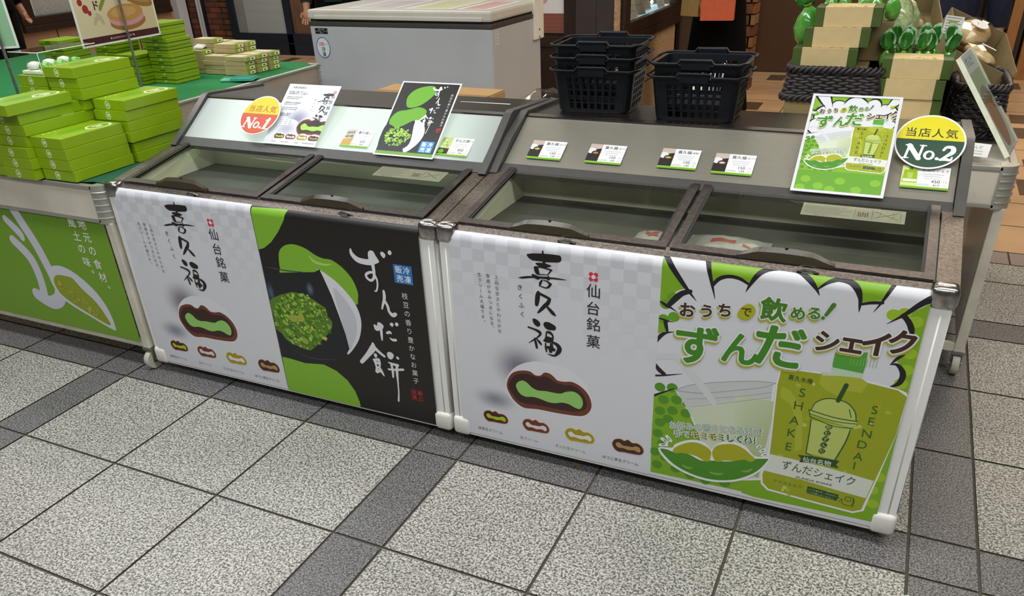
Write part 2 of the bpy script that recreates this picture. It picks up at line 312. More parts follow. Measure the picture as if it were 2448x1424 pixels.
class Print:
    """one printed sheet, millimetres, x right, y down; front faces -Y"""
    def __init__(s, w, h, bg='e6e7ea', th=0.6, clip=True):
        s.w, s.h, s.th = w, h, th; s.v = []; s.f = []; s.c = []; s.L = 0; s.n = 0; s.clip = clip
        s.ox = s.oy = 0; s.s = 1.0; s.bg = lin(bg)
    def at(s, ox=0, oy=0, sc=1.0): s.ox, s.oy, s.s = ox, oy, sc; return s
    def up(s): s.L += 1; return s
    def _p(s, x, y):
        x = s.ox+x*s.s; y = s.oy+y*s.s
        return (x, y, s.L*0.012+s.n*0.0013)
    def poly(s, pts, col, inc=True):
        s.n += inc
        n = len(s.v); s.v += [s._p(*q) for q in pts]; s.f.append(tuple(range(n, n+len(pts)))); c = lin(col); s.c.append([c]*len(pts)); return s
    def blob(s, pts, col): return s.poly(smooth_closed(pts), col)
    def rect(s, x, y, w, h, col): return s.poly([(x, y), (x+w, y), (x+w, y+h), (x, y+h)], col)
    def disc(s, x, y, rx, ry, col, n=28, rot=0):
        return s.poly([(x+rx*math.cos(2*PI*i/n)*math.cos(rot)-ry*math.sin(2*PI*i/n)*math.sin(rot), y+rx*math.cos(2*PI*i/n)*math.sin(rot)+ry*math.sin(2*PI*i/n)*math.cos(rot)) for i in range(n)], col)
    def soft(s, x, y, rx, ry, col, edge, n=32, rings=6, k=1.0):
        """round tint fading into the ground colour (a printed airbrush tone)"""
        s.n += 1; c0 = lin(col); c1 = lin(edge); base = len(s.v); rows = []
        for r in range(rings+1):
            f = r/rings; row = []
            for i in range(n):
                a = 2*PI*i/n; s.v.append(s._p(x+rx*f*math.cos(a), y+ry*f*math.sin(a)))
            g = (0.5-0.5*math.cos(PI*(1-f)))*k; rows.append(tuple(c0[j]*g+c1[j]*(1-g) for j in range(3)))
        for r in range(rings):
            for i in range(n):
                j = (i+1) % n
                s.f.append((base+r*n+i, base+r*n+j, base+(r+1)*n+j, base+(r+1)*n+i)); s.c.append([rows[r], rows[r], rows[r+1], rows[r+1]])
        return s
    def grad(s, pts, cols):
        s.n += 1; n = len(s.v); s.v += [s._p(*q) for q in pts]; s.f.append(tuple(range(n, n+len(pts)))); s.c.append([lin(c) for c in cols]); return s
    def stroke(s, pts, col):
        p = smooth_open(pts); lf, rg = [], []
        for i, q in enumerate(p):
            a = p[max(i-1, 0)]; b = p[min(i+1, len(p)-1)]; dx, dy = b[0]-a[0], b[1]-a[1]; d = math.hypot(dx, dy) or 1
            nx, ny = -dy/d*q[2]/2, dx/d*q[2]/2; lf.append((q[0]+nx, q[1]+ny)); rg.append((q[0]-nx, q[1]-ny))
        s.n += 1
        for i in range(len(p)-1): s.poly([lf[i], lf[i+1], rg[i+1], rg[i]], col, False)
        for q in (p[0], p[-1]):
            if q[2] > 1.2: s.disc(q[0], q[1], q[2]/2, q[2]/2, col, 12)
        return s
    def text(s, t, x, y, size, col, bold=0.0, sx=1.0, rot=0.0, center=True, shear=0.0):
        if bold > 0.004:                      # heavier lettering: the glyph printed again around itself
            k = 6 if bold < 0.03 else 12
            for i in range(k): s.text(t, x+bold*size*sx*math.cos(2*PI*i/k), y+bold*size*math.sin(2*PI*i/k), size, col, 0, sx, rot, center, shear)
            bold = 0
        s.n += 1
        vs, fs, x0, x1, y0, y1 = glyphs(t, 0, shear); c = lin(col); n = len(s.v); ca, sa = math.cos(rot), math.sin(rot)
        mx = (x0+x1)/2 if center else x0; my = (y0+y1)/2
        for a, b in vs:
            px, py = (a-mx)*size*sx, -(b-my)*size; s.v.append(s._p(x+px*ca-py*sa, y+px*sa+py*ca))
        for q in fs: s.f.append(tuple(n+i for i in q)); s.c.append([c]*len(q))
        return s
    def fit(s, t, x0, y0, x1, y1, size, col, bold=0.0):
        vs, fs, a, b, c, d = glyphs(t, 0); wd = math.hypot(x1-x0, y1-y0)
        return s.text(t, (x0+x1)/2, (y0+y1)/2, size, col, bold, wd/max(1e-6, (b-a)*size), math.atan2(y1-y0, x1-x0))
    def vtext(s, t, x0, y0, x1, y1, size, col, bold=0.0):
        n = max(1, len(t)-1)
        for i, ch in enumerate(t):
            x, y = x0+(x1-x0)*i/n, y0+(y1-y0)*i/n
            if ch in '、。': x += size*0.3; y -= size*0.3
            if ch == 'ー': s.text(ch, x, y, size, col, bold, 1.0, PI/2)
            else: s.text(ch, x, y, size*(0.42 if ch in '、。' else 1) if False else size, col, bold)
        return s
    def art(s, g, cols, only=None):
        for k, ci, d in ART[g]:
            if only is not None and ci not in only: continue
            col = cols[ci]
            if col is None: continue
            if k == 'S': s.stroke([(d[i]/2, d[i+1]/2, d[i+2]/2) for i in range(0, len(d), 3)], col)
            else:
                pts = [(d[i]/2, d[i+1]/2) for i in range(0, len(d), 2)]
                (s.blob if k == 'B' else s.poly)(pts, col)
        return s
    def build(s, name, material, parent=None, outline=None, wrap=0):
        w, h, t = s.w, s.h, s.th
        V = []; F = []; C = []
        ol = outline or [(0, 0), (w, 0), (w, h), (0, h)]
        k = len(ol)
        V += [(x, 0.0, y) for x, y in ol]+[(x, t, y) for x, y in ol]
        F.append(tuple(range(k))); F.append(tuple(k+k-1-i for i in range(k)))
        for i in range(k): j = (i+1) % k; F.append((i, k+i, k+j, j))
        C = [[s.bg]*len(f) for f in F]
        n = len(V)
        V += [(x, -0.03-l, y) for x, y, l in s.v]; F += [tuple(n+i for i in f) for f in s.f]; C += s.c
        me = bpy.data.meshes.new(name); me.from_pydata([(x/1000, y/1000, -z/1000) for x, y, z in V], [], F)
        at = me.color_attributes.new('ink', 'FLOAT_COLOR', 'CORNER')
        flat = []
        for c in C:
            for q in c: flat += [q[0], q[1], q[2], 1.0]
        at.data.foreach_set('color', flat)
        me.materials.append(material); me.update()
        if s.clip and any(x < 0 or x > w or y < 0 or y > h for x, y, l in s.v):      # trim the print at the sheet's edges
            bm = bmesh.new(); bm.from_mesh(me); e = 2e-6
            for co, no in (((w/1000+e, 0, 0), (1, 0, 0)), ((-e, 0, 0), (-1, 0, 0)), ((0, 0, e), (0, 0, 1)), ((0, 0, -h/1000-e), (0, 0, -1))):
                bmesh.ops.bisect_plane(bm, geom=bm.verts[:]+bm.edges[:]+bm.faces[:], plane_co=co, plane_no=no, clear_outer=True, dist=1e-8)
            bm.to_mesh(me); bm.free()
        if wrap:                                # the top of the sheet curls back over the rounded rim
            bm = bmesh.new(); bm.from_mesh(me); r = 0.025
            for k in range(9): bmesh.ops.bisect_plane(bm, geom=bm.verts[:]+bm.edges[:]+bm.faces[:], plane_co=(0, 0, -wrap*k/8), plane_no=(0, 0, 1), dist=1e-7)
            for v in bm.verts:
                if v.co.z > -wrap:
                    a = (v.co.z+wrap)/r; rr = r-v.co.y; v.co.y, v.co.z = r-rr*math.cos(a), -wrap+rr*math.sin(a)
            bm.to_mesh(me); bm.free()
        o = bpy.data.objects.new(name, me); COL.objects.link(o)
        if parent: o.parent = parent
        return o


# ================================================================ the floor
def floor():
    S_ = 0.3813; per = 3+S_
    mb = MB(); mb.box((-9.5, -3.2, -0.06), (6.0, 9.5, -0.004), 0)
    def cuts(lo, hi):
        out = []; k0 = math.floor(lo/per)-1
        for k in range(k0, k0+12):
            b = k*per
            for a, c, d in ((b, b+S_, True), (b+S_, b+S_+1, False), (b+S_+1, b+S_+2, False), (b+S_+2, b+S_+3, False)):
                if c > lo and a < hi: out.append((a, c, d))
        return out
    g = 0.0075
    def tile(a, b, c, d, mi, h=0.0):
        mb.poly([(a*T+g/2, c*T+g/2, h), (b*T-g/2, c*T+g/2, h), (b*T-g/2, d*T-g/2, h), (a*T+g/2, d*T-g/2, h)], mi)
    for a, b, dk in cuts(-14, 14):
        for c, d, dk2 in cuts(-7, 5.3):
            if c >= 5.3: continue
            tile(a, b, c, min(d, 5.31), 2 if (dk or dk2) else 1)
    x = -14.0
    while x < 14: tile(x, x+0.8, 5.31, 5.69, 3); x += 0.8
    # warm tiles inside the shops, with small brown accent tiles at every second joint
    y = 5.69; j = 0
    while y < 23:
        x = -24+0.46; i = 0
        while x < 14:
            tile(x, x+1.54, y, y+0.93, 4)
            x += 1.54; i += 1
        y += 0.93; j += 1
    for i in range(-9, 6):
        for j in range(-1, 5):
            ax, ay = 3.44+i*1.54*3-0.05, 12.2+j*3.1
            if ay > 5.75: mb.box((ax*T, ay*T, 0.0), ((ax+0.36)*T, (ay+0.68)*T, 0.0008), 5)
    for ay in (7.93, 11.1): mb.box((7.86*T, ay*T, 0.0), (8.25*T, (ay+0.75)*T, 0.0009), 5)
    struct(mb, 'floor', [M['grout'], M['ftile'], M['dtile'], M['pink'], M['beige'], M['beiged']])
floor()
mb = MB(); mb.prism([(0, 0), (0.025, 0.012), (0.05, 0.0), (0.062, 0.045), (0.055, 0.09), (0.04, 0.075), (0.03, 0.092), (0.006, 0.085)], 0, 0.0012, ax='z')
o = mb.done('tape_scrap', M['green_glass'], loc=(2.705, -0.165, 0.0003), rot=(0, 0, 0.25)); tag(o, 'torn scrap of pale green tape stuck on the dark floor tile', 'tape')
mb = MB(); mb.prism([(0, 0.03), (0.012, 0.012), (0.02, 0.0), (0.032, 0.005), (0.035, 0.04), (0.018, 0.028)], 0, 0.0012, ax='z')
o = mb.done('tape_scrap', M['green_glass'], loc=(2.672, -0.15, 0.0003), rot=(0, 0, 0.1)); tag(o, 'smallest scrap of pale green tape, left of the larger scrap on the floor', 'tape')
mb = MB()
mb.prism([(0, 0), (0.012, 0.004), (0.02, 0.0), (0.016, 0.009), (0.004, 0.008)], 0, 0.002, ax='z')
o = mb.done('dry_leaf', M['ochre'], loc=(1.83, 0.105, 0.0003)); tag(o, 'tiny brown leaf crumb on the floor under the right freezer', 'leaf')

# ================================================================ the two glass-lidded freezers
def caster(parent, x, y, r=0.03, name='caster', top=0.075):
    c = MB(); c.lathe([(r*0.5, -0.011), (r*0.94, -0.011), (r, -0.006), (r, 0.006), (r*0.94, 0.011), (r*0.5, 0.011)], (0, 0, r), 20, 0, 'x')
    o = c.done(name, M['caster'], parent, loc=(x, y, 0), angle=0.6)
    f = MB(); f.box((-0.018, -0.018, r*2+0.004), (0.018, 0.018, top)); f.box((-0.016, -0.012, r*0.8), (-0.0135, 0.012, r*2+0.006)); f.box((0.0135, -0.012, r*0.8), (0.016, 0.012, r*2+0.006))
    f.lathe([(0.005, -0.02), (0.005, 0.02)], (0, 0, r), 10, 0, 'x')
    f.done('caster_fork', M['zinc'], o)
    return o
SLOPE = [(0.10, 0.668), (0.62, 0.756)]            # lid plane (y, z)
def lz(y): return 0.672+(y-0.115)*0.1705
def freezer(x0, label, prof, lit):
    """prof = hood profile (y, z): base, top front, top back"""
    W = 1.214; yf = 0.0872; hb, ht, hk = prof
    R = empty('display_freezer', (x0+W/2, 0, 0), 0, label, 'freezer'); h = W/2; a, b = -h, h
    # cabinet: hollow shell
    c = MB(); sw = 0.055; yb = hk[0]+0.0; fl = 0.037
    side = [(yf, fl), (yb, fl), (yb, hk[1]-0.03), (ht[0], ht[1]-0.05), (hb[0]+0.03, lz(hb[0])-0.01), (yf+0.004, 0.655), (yf, 0.65)]
    for s0, s1 in ((a+0.006, a+sw), (b-sw, b-0.006)): c.prism(side, s0, s1)
    c.prism([(yf, fl), (yf+0.05, fl), (yf+0.05, 0.655), (yf, 0.65)], a+sw, b-sw)
    c.box((a+sw, 0.52, fl), (b-sw, yb, lz(0.52)-0.03)); c.box((a+sw, yf+0.05, fl), (b-sw, 0.52, 0.555))
    c.prism([(ht[0]+0.03, ht[1]-0.06), (yb, hk[1]-0.05), (yb, lz(0.52)-0.03), (ht[0]+0.03, lz(0.52)-0.03)], a+sw, b-sw)
    c.done('cabinet', M['white'], R)
    for s in (a+0.006, b-0.006):
        e = MB(); e.tube([(s+(0.017 if s < 0 else -0.017), yf+0.0205, fl+0.05), (s+(0.017 if s < 0 else -0.017), yf+0.0205, 0.625)], 0.021, 12)
        e.done('corner_moulding', M['wplastic'], R, smooth=True)
    l = MB(); t_ = 0.004                                   # inner liner
    for s in (a+sw, b-sw-t_): l.prism([(yf+0.055, 0.57), (0.515, 0.57), (0.515, lz(0.515)-0.02), (yf+0.055, lz(yf)-0.02)], s, s+t_)
    l.box((a+sw+t_, 0.511, 0.57), (b-sw-t_, 0.519, lz(0.51)-0.01)); l.box((a+sw+t_, yf+0.05, 0.57), (b-sw-t_, yf+0.056, 0.655))
    l.done('liner', M['liner'], R)
    l = MB(); l.box((a+sw+t_, yf+0.057, 0.561), (b-sw-t_, 0.51, 0.638))
    l.done('inner_shelf', M['liner_floor'], R)
    # steel rim: front rail, side rails, corner caps
    rm = MB(); rm.prism([(yf-0.003, 0.640), (yf-0.003, 0.648), (yf, 0.656), (yf+0.007, 0.664), (yf+0.017, 0.670), (yf+0.029, 0.677), (yf+0.034, 0.685), (yf+0.036, 0.655), (yf+0.002, 0.636)], a+0.05, b-0.05)
    rm.done('front_rail', M['rail'], R)
    for s0, s1 in ((a-0.001, a+0.044), (b-0.044, b+0.001)):
        q = MB(); q.prism([(yf+0.03, 0.640), (yf+0.03, lz(yf+0.03)+0.008), (hb[0]+0.06, lz(hb[0]+0.06)+0.008), (hb[0]+0.06, lz(hb[0]+0.06)-0.03)], s0, s1)
        q.done('side_rail', M['rail'], R)
    for sg in (-1, 1):
        q = MB(); bm = bmesh.new(); bmesh.ops.create_cube(bm, size=1)
        xx = (sg*h-sg*0.052, sg*h+sg*0.003)
        for v in bm.verts: v.co = Vector(((xx[0]+xx[1])/2+v.co.x*abs(xx[1]-xx[0]), yf+0.018+v.co.y*0.05, 0.6605+v.co.z*0.052))
        bmesh.ops.bevel(bm, geom=bm.edges[:], offset=0.014, segments=3, profile=0.5, affect='EDGES')
        q.add_bm(bm); q.done('corner_cap', M['chrome'], R, smooth=True)
        q = MB(); bm = bmesh.new(); bmesh.ops.create_cube(bm, size=1)
        for v in bm.verts: v.co = Vector((sg*(h-0.0295)+v.co.x*0.058, yf+0.016+v.co.y*0.05, 0.064+v.co.z*0.062))
        bmesh.ops.bevel(bm, geom=bm.edges[:], offset=0.013, segments=3, profile=0.5, affect='EDGES')
        q.add_bm(bm); q.done('corner_guard', M['wplastic'], R, smooth=True)
    # lids
    for k, (l0, l1) in enumerate(((a+0.049, -0.006), (0.004, b-0.049))):
        y0, y1 = yf+0.030, hb[0]+0.10; th = 0.014
        def pl(y, d=0): return (y, lz(y)+d)
        fr = MB(); fw_ = 0.024
        for s0, s1 in ((l0, l0+fw_*0.8), (l1-fw_*0.8, l1)): fr.prism([pl(y0, 0.0), pl(y1, 0.0), pl(y1, th), pl(y0, th)], s0, s1)
        fr.prism([pl(y0, 0.0), pl(y0+fw_, 0.0), pl(y0+fw_, th), pl(y0, th)], l0+fw_*0.8, l1-fw_*0.8); fr.prism([pl(y1-fw_, 0.0), pl(y1, 0.0), pl(y1, th), pl(y1-fw_, th)], l0+fw_*0.8, l1-fw_*0.8)
        fo = fr.done('lid', M['lidframe'], R)
        gl = MB(); gl.poly([(l0+0.018, *pl(y0+0.022, 0.009)), (l1-0.018, *pl(y0+0.022, 0.009)), (l1-0.018, *pl(y1-0.02, 0.009)), (l0+0.018, *pl(y1-0.02, 0.009))])
        gl.done('glass_pane', M['lidglass'], fo, fix=False)
        for s0, s1 in ((l0+0.0185, l0+0.026), (l1-0.026, l1-0.0185)):
            gk = MB(); gk.prism([pl(y0+fw_, 0.0105), pl(y1-fw_, 0.0105), pl(y1-fw_, 0.0125), pl(y0+fw_, 0.0125)], s0, s1)
            gk.done('gasket', M['gasket'], fo)
        cx = (l0+l1)/2-0.02; hd = MB(); N = 18; top = []; prof = []
        for i in range(N+1):
            f = i/N; x = cx-0.105+0.21*f; ed = min(1, min(f, 1-f)*5); d = 0.008+0.013*math.sin(PI*min(1, max(0, f)))**0.7
            prof.append((x, d, 0.007+0.019*ed*math.sin(PI*f)**0.35))
        for i in range(N):
            (xa, da, ha), (xb, db, hb_) = prof[i], prof[i+1]; yb0 = y0-0.002; z0 = lz(yb0)+th-0.002
            A = [(xa, yb0, z0), (xa, yb0, z0+ha*0.8), (xa, yb0+da*0.5, z0+ha+0.004), (xa, yb0+da, z0+ha*0.5+da*0.17), (xa, yb0+da+0.002, z0+da*0.17)]
            Bq = [(xb, yb0, z0), (xb, yb0, z0+hb_*0.8), (xb, yb0+db*0.5, z0+hb_+0.004), (xb, yb0+db, z0+hb_*0.5+db*0.17), (xb, yb0+db+0.002, z0+db*0.17)]
            for j in range(4): hd.poly([A[j], A[j+1], Bq[j+1], Bq[j]])
            if i == 0: hd.poly(A)
            if i == N-1: hd.poly(Bq)
        ho = hd.done('handle', M['handle'], fo)
        sc = MB(); sc.lathe([(0.004, 0), (0.004, 0.0015)], (cx, y0+0.008, lz(y0)+0.042), 10); sc.done('screw', M['gasket'], ho)
        lt = MB(); lt.tube([(cx+0.03, yf+0.018, 0.672), (cx+0.045, yf+0.016, 0.678), (cx+0.06, yf+0.016, 0.677), (cx+0.075, yf+0.018, 0.672)], 0.003, 6); lt.box((cx+0.04, yf+0.010, 0.668), (cx+0.065, yf+0.022, 0.676))
        lt.done('latch', M['chrome'], R)
        # printed care label under the rear of the right-hand lid glass
        if k == 1:
            P = Print(230, 62, '8f8f7e', 0.3); P.up()
            for j in range(7): P.rect(6, 5+j*7, 100-12*(j % 3)+6*(j % 2), 2.2, '6c6a60')
            P.text('開閉は静かに', 50, 56, 7, '5c5a50')
            for (qx, ww) in ((120, 38), (160, 60)):
                P.stroke([(qx, 6, .8), (qx+ww, 6, .8), (qx+ww, 54, .8), (qx, 54, .8), (qx, 6, .8)] if False else [(qx, 6, .8), (qx+ww, 6, .8)], '4a4a44'); P.stroke([(qx, 54, .8), (qx+ww, 54, .8)], '4a4a44'); P.stroke([(qx, 6, .8), (qx, 54, .8)], '4a4a44'); P.stroke([(qx+ww, 6, .8), (qx+ww, 54, .8)], '4a4a44')
            for j in range(5): P.rect(127+j*5, 22+(j % 2)*4, 3, 20, '5a4038')
            P.stroke([(124, 44, 1.5), (154, 44, 1.5)], '5a4038'); P.stroke([(165, 14, 2), (214, 46, 2)], '4a4038'); P.stroke([(165, 46, 2), (214, 14, 2)], '4a4038')
            P.stroke([(176, 12, 1), (176, 30, 1), (170, 42, 1)], '4a4a44'); P.stroke([(202, 12, 1), (206, 30, 1), (198, 44, 1)], '4a4a44')
            lo = P.build('care_label', M['ink'], fo); yy = hb[0]-0.02
            lo.location = (l1-0.30, yy+0.008, lz(yy)+0.0075); lo.rotation_euler = (-(PI/2-0.169), 0, 0)
    # hood: sloping panel, steel top, grey end caps and lower strip
    d = Vector((ht[0]-hb[0], ht[1]-hb[1])); d.normalize(); nrm = Vector((-d.y, d.x))
    Hd = MB(); tk = 0.012
    Hd.prism([(hb[0], hb[1]), (ht[0], ht[1]), (ht[0]+tk, ht[1]-0.014), (hb[0]+tk, hb[1]-0.014)], a+0.024, b-0.024)
    ho = Hd.done('header_panel', lit_panel('lit_header', 'e4f7e6', 0.56, 0.60) if lit else M['header'], R)
    st = MB(); s0 = Vector(hb)+nrm*0.003; s1 = Vector(hb)+d*0.036+nrm*0.003
    st.prism([tuple(s0+Vector((0.0, -0.012))), tuple(s0), tuple(s1), tuple(s1-nrm*0.005), (hb[0]+0.012, hb[1]-0.012)], a+0.024, b-0.024); st.done('lower_strip', M['hoodstrip'], R)
    tp = MB(); tp.prism([(ht[0]-0.006, ht[1]-0.012), (ht[0]-0.004, ht[1]+0.002), (ht[0]+0.012, ht[1]+0.006), (hk[0], hk[1]+0.003), (hk[0], hk[1]-0.025), (ht[0]+0.02, ht[1]-0.012)], a+0.022, b-0.022)
    tp.done('steel_top', M['steel'], R)
    for s0, s1 in ((a-0.002, a+0.022), (b-0.022, b+0.002)):
        q = MB(); of = nrm*0.009; A = Vector(hb)+of; B = Vector(ht)+of
        mid = (A+B)/2+nrm*(0.000 if lit else 0.012)
        q.prism([(hb[0]-0.008, lz(hb[0])+0.004), (A.x-0.012, A.y-0.004), tuple(mid), (B.x-0.004, B.y), (B.x+0.012, B.y+0.006), (hk[0]-0.01, hk[1]+0.012), (hk[0]+0.008, hk[1]-0.01), (hk[0]+0.004, hk[1]-0.06), (hb[0]+0.05, lz(hb[0])+0.006)], s0, s1)
        q.done('hood_end_cap', M['hoodcap'], R, angle=0.5)
    if lit:
        tb = MB(); tb.tube([(a+0.06, hb[0]+0.085, lz(hb[0]+0.085)+0.024), (b-0.06, hb[0]+0.085, lz(hb[0]+0.085)+0.024)], 0.005, 10)
        tb.done('lamp_tube', mat('lamp_tube_glow', 'ffffff', 0.4, emit='e6ffff', estr=9), R)
    for sx in (a+0.09, b-0.09):
        for sy in (yf+0.11, yb-0.09): caster(R, sx, sy, 0.016, top=0.040)
    return R
LX0, RX0 = 0.232, 1.4515
LPROF = ((0.402, 0.728), (0.585, 0.852), (0.885, 0.834)); RPROF = ((0.424, 0.728), (0.632, 0.843), (0.90, 0.832))
freezer(LX0, 'left glass-lidded freezer with a lit header panel and black and white posters', LPROF, True)
freezer(RX0, 'right glass-lidded freezer with a brushed steel header and a green shake poster', RPROF, False)
# soft bags lying in the right freezer
def frozen_bag(x, y, w, d, label, seed):
    rnd = random.Random(seed); n = 10; mb = MB(); base = 0
    for i in range(n+1):
        for j in range(n+1):
            u_, v_ = i/n, j/n; e = (math.sin(PI*u_)*math.sin(PI*v_))**0.5
            mb.v.append(((u_-0.5)*w, (v_-0.5)*d, 0.002+0.020*e+rnd.uniform(-.004, .004)*e))
    for i in range(n):
        for j in range(n): k = i*(n+1)+j; mb.f.append((k, k+n+1, k+n+2, k+1)); mb.m.append(1 if (3 <= i <= 5 and 4 <= j <= 5) or (i == 7 and j == 3) else 0)
    o = mb.done('frozen_bag', [M['bagwhite'], M['redprint']], loc=(x, y, 0.6385), smooth=True); tag(o, label, 'bag', 'bags inside the right freezer'); return o
M['bagwhite'] = mat('white_film_bag', '8e918b', 0.3, 0, 0.08, 30, 0.5, 30); M['redprint'] = mat('red_print', '8a403a', 0.4)
frozen_bag(2.165, 0.275, 0.20, 0.13, 'white plastic bag with red print lying inside the right freezer lid', 3)
frozen_bag(1.985, 0.262, 0.11, 0.10, 'crumpled white plastic bag inside the right freezer, left of the red print bag', 5)

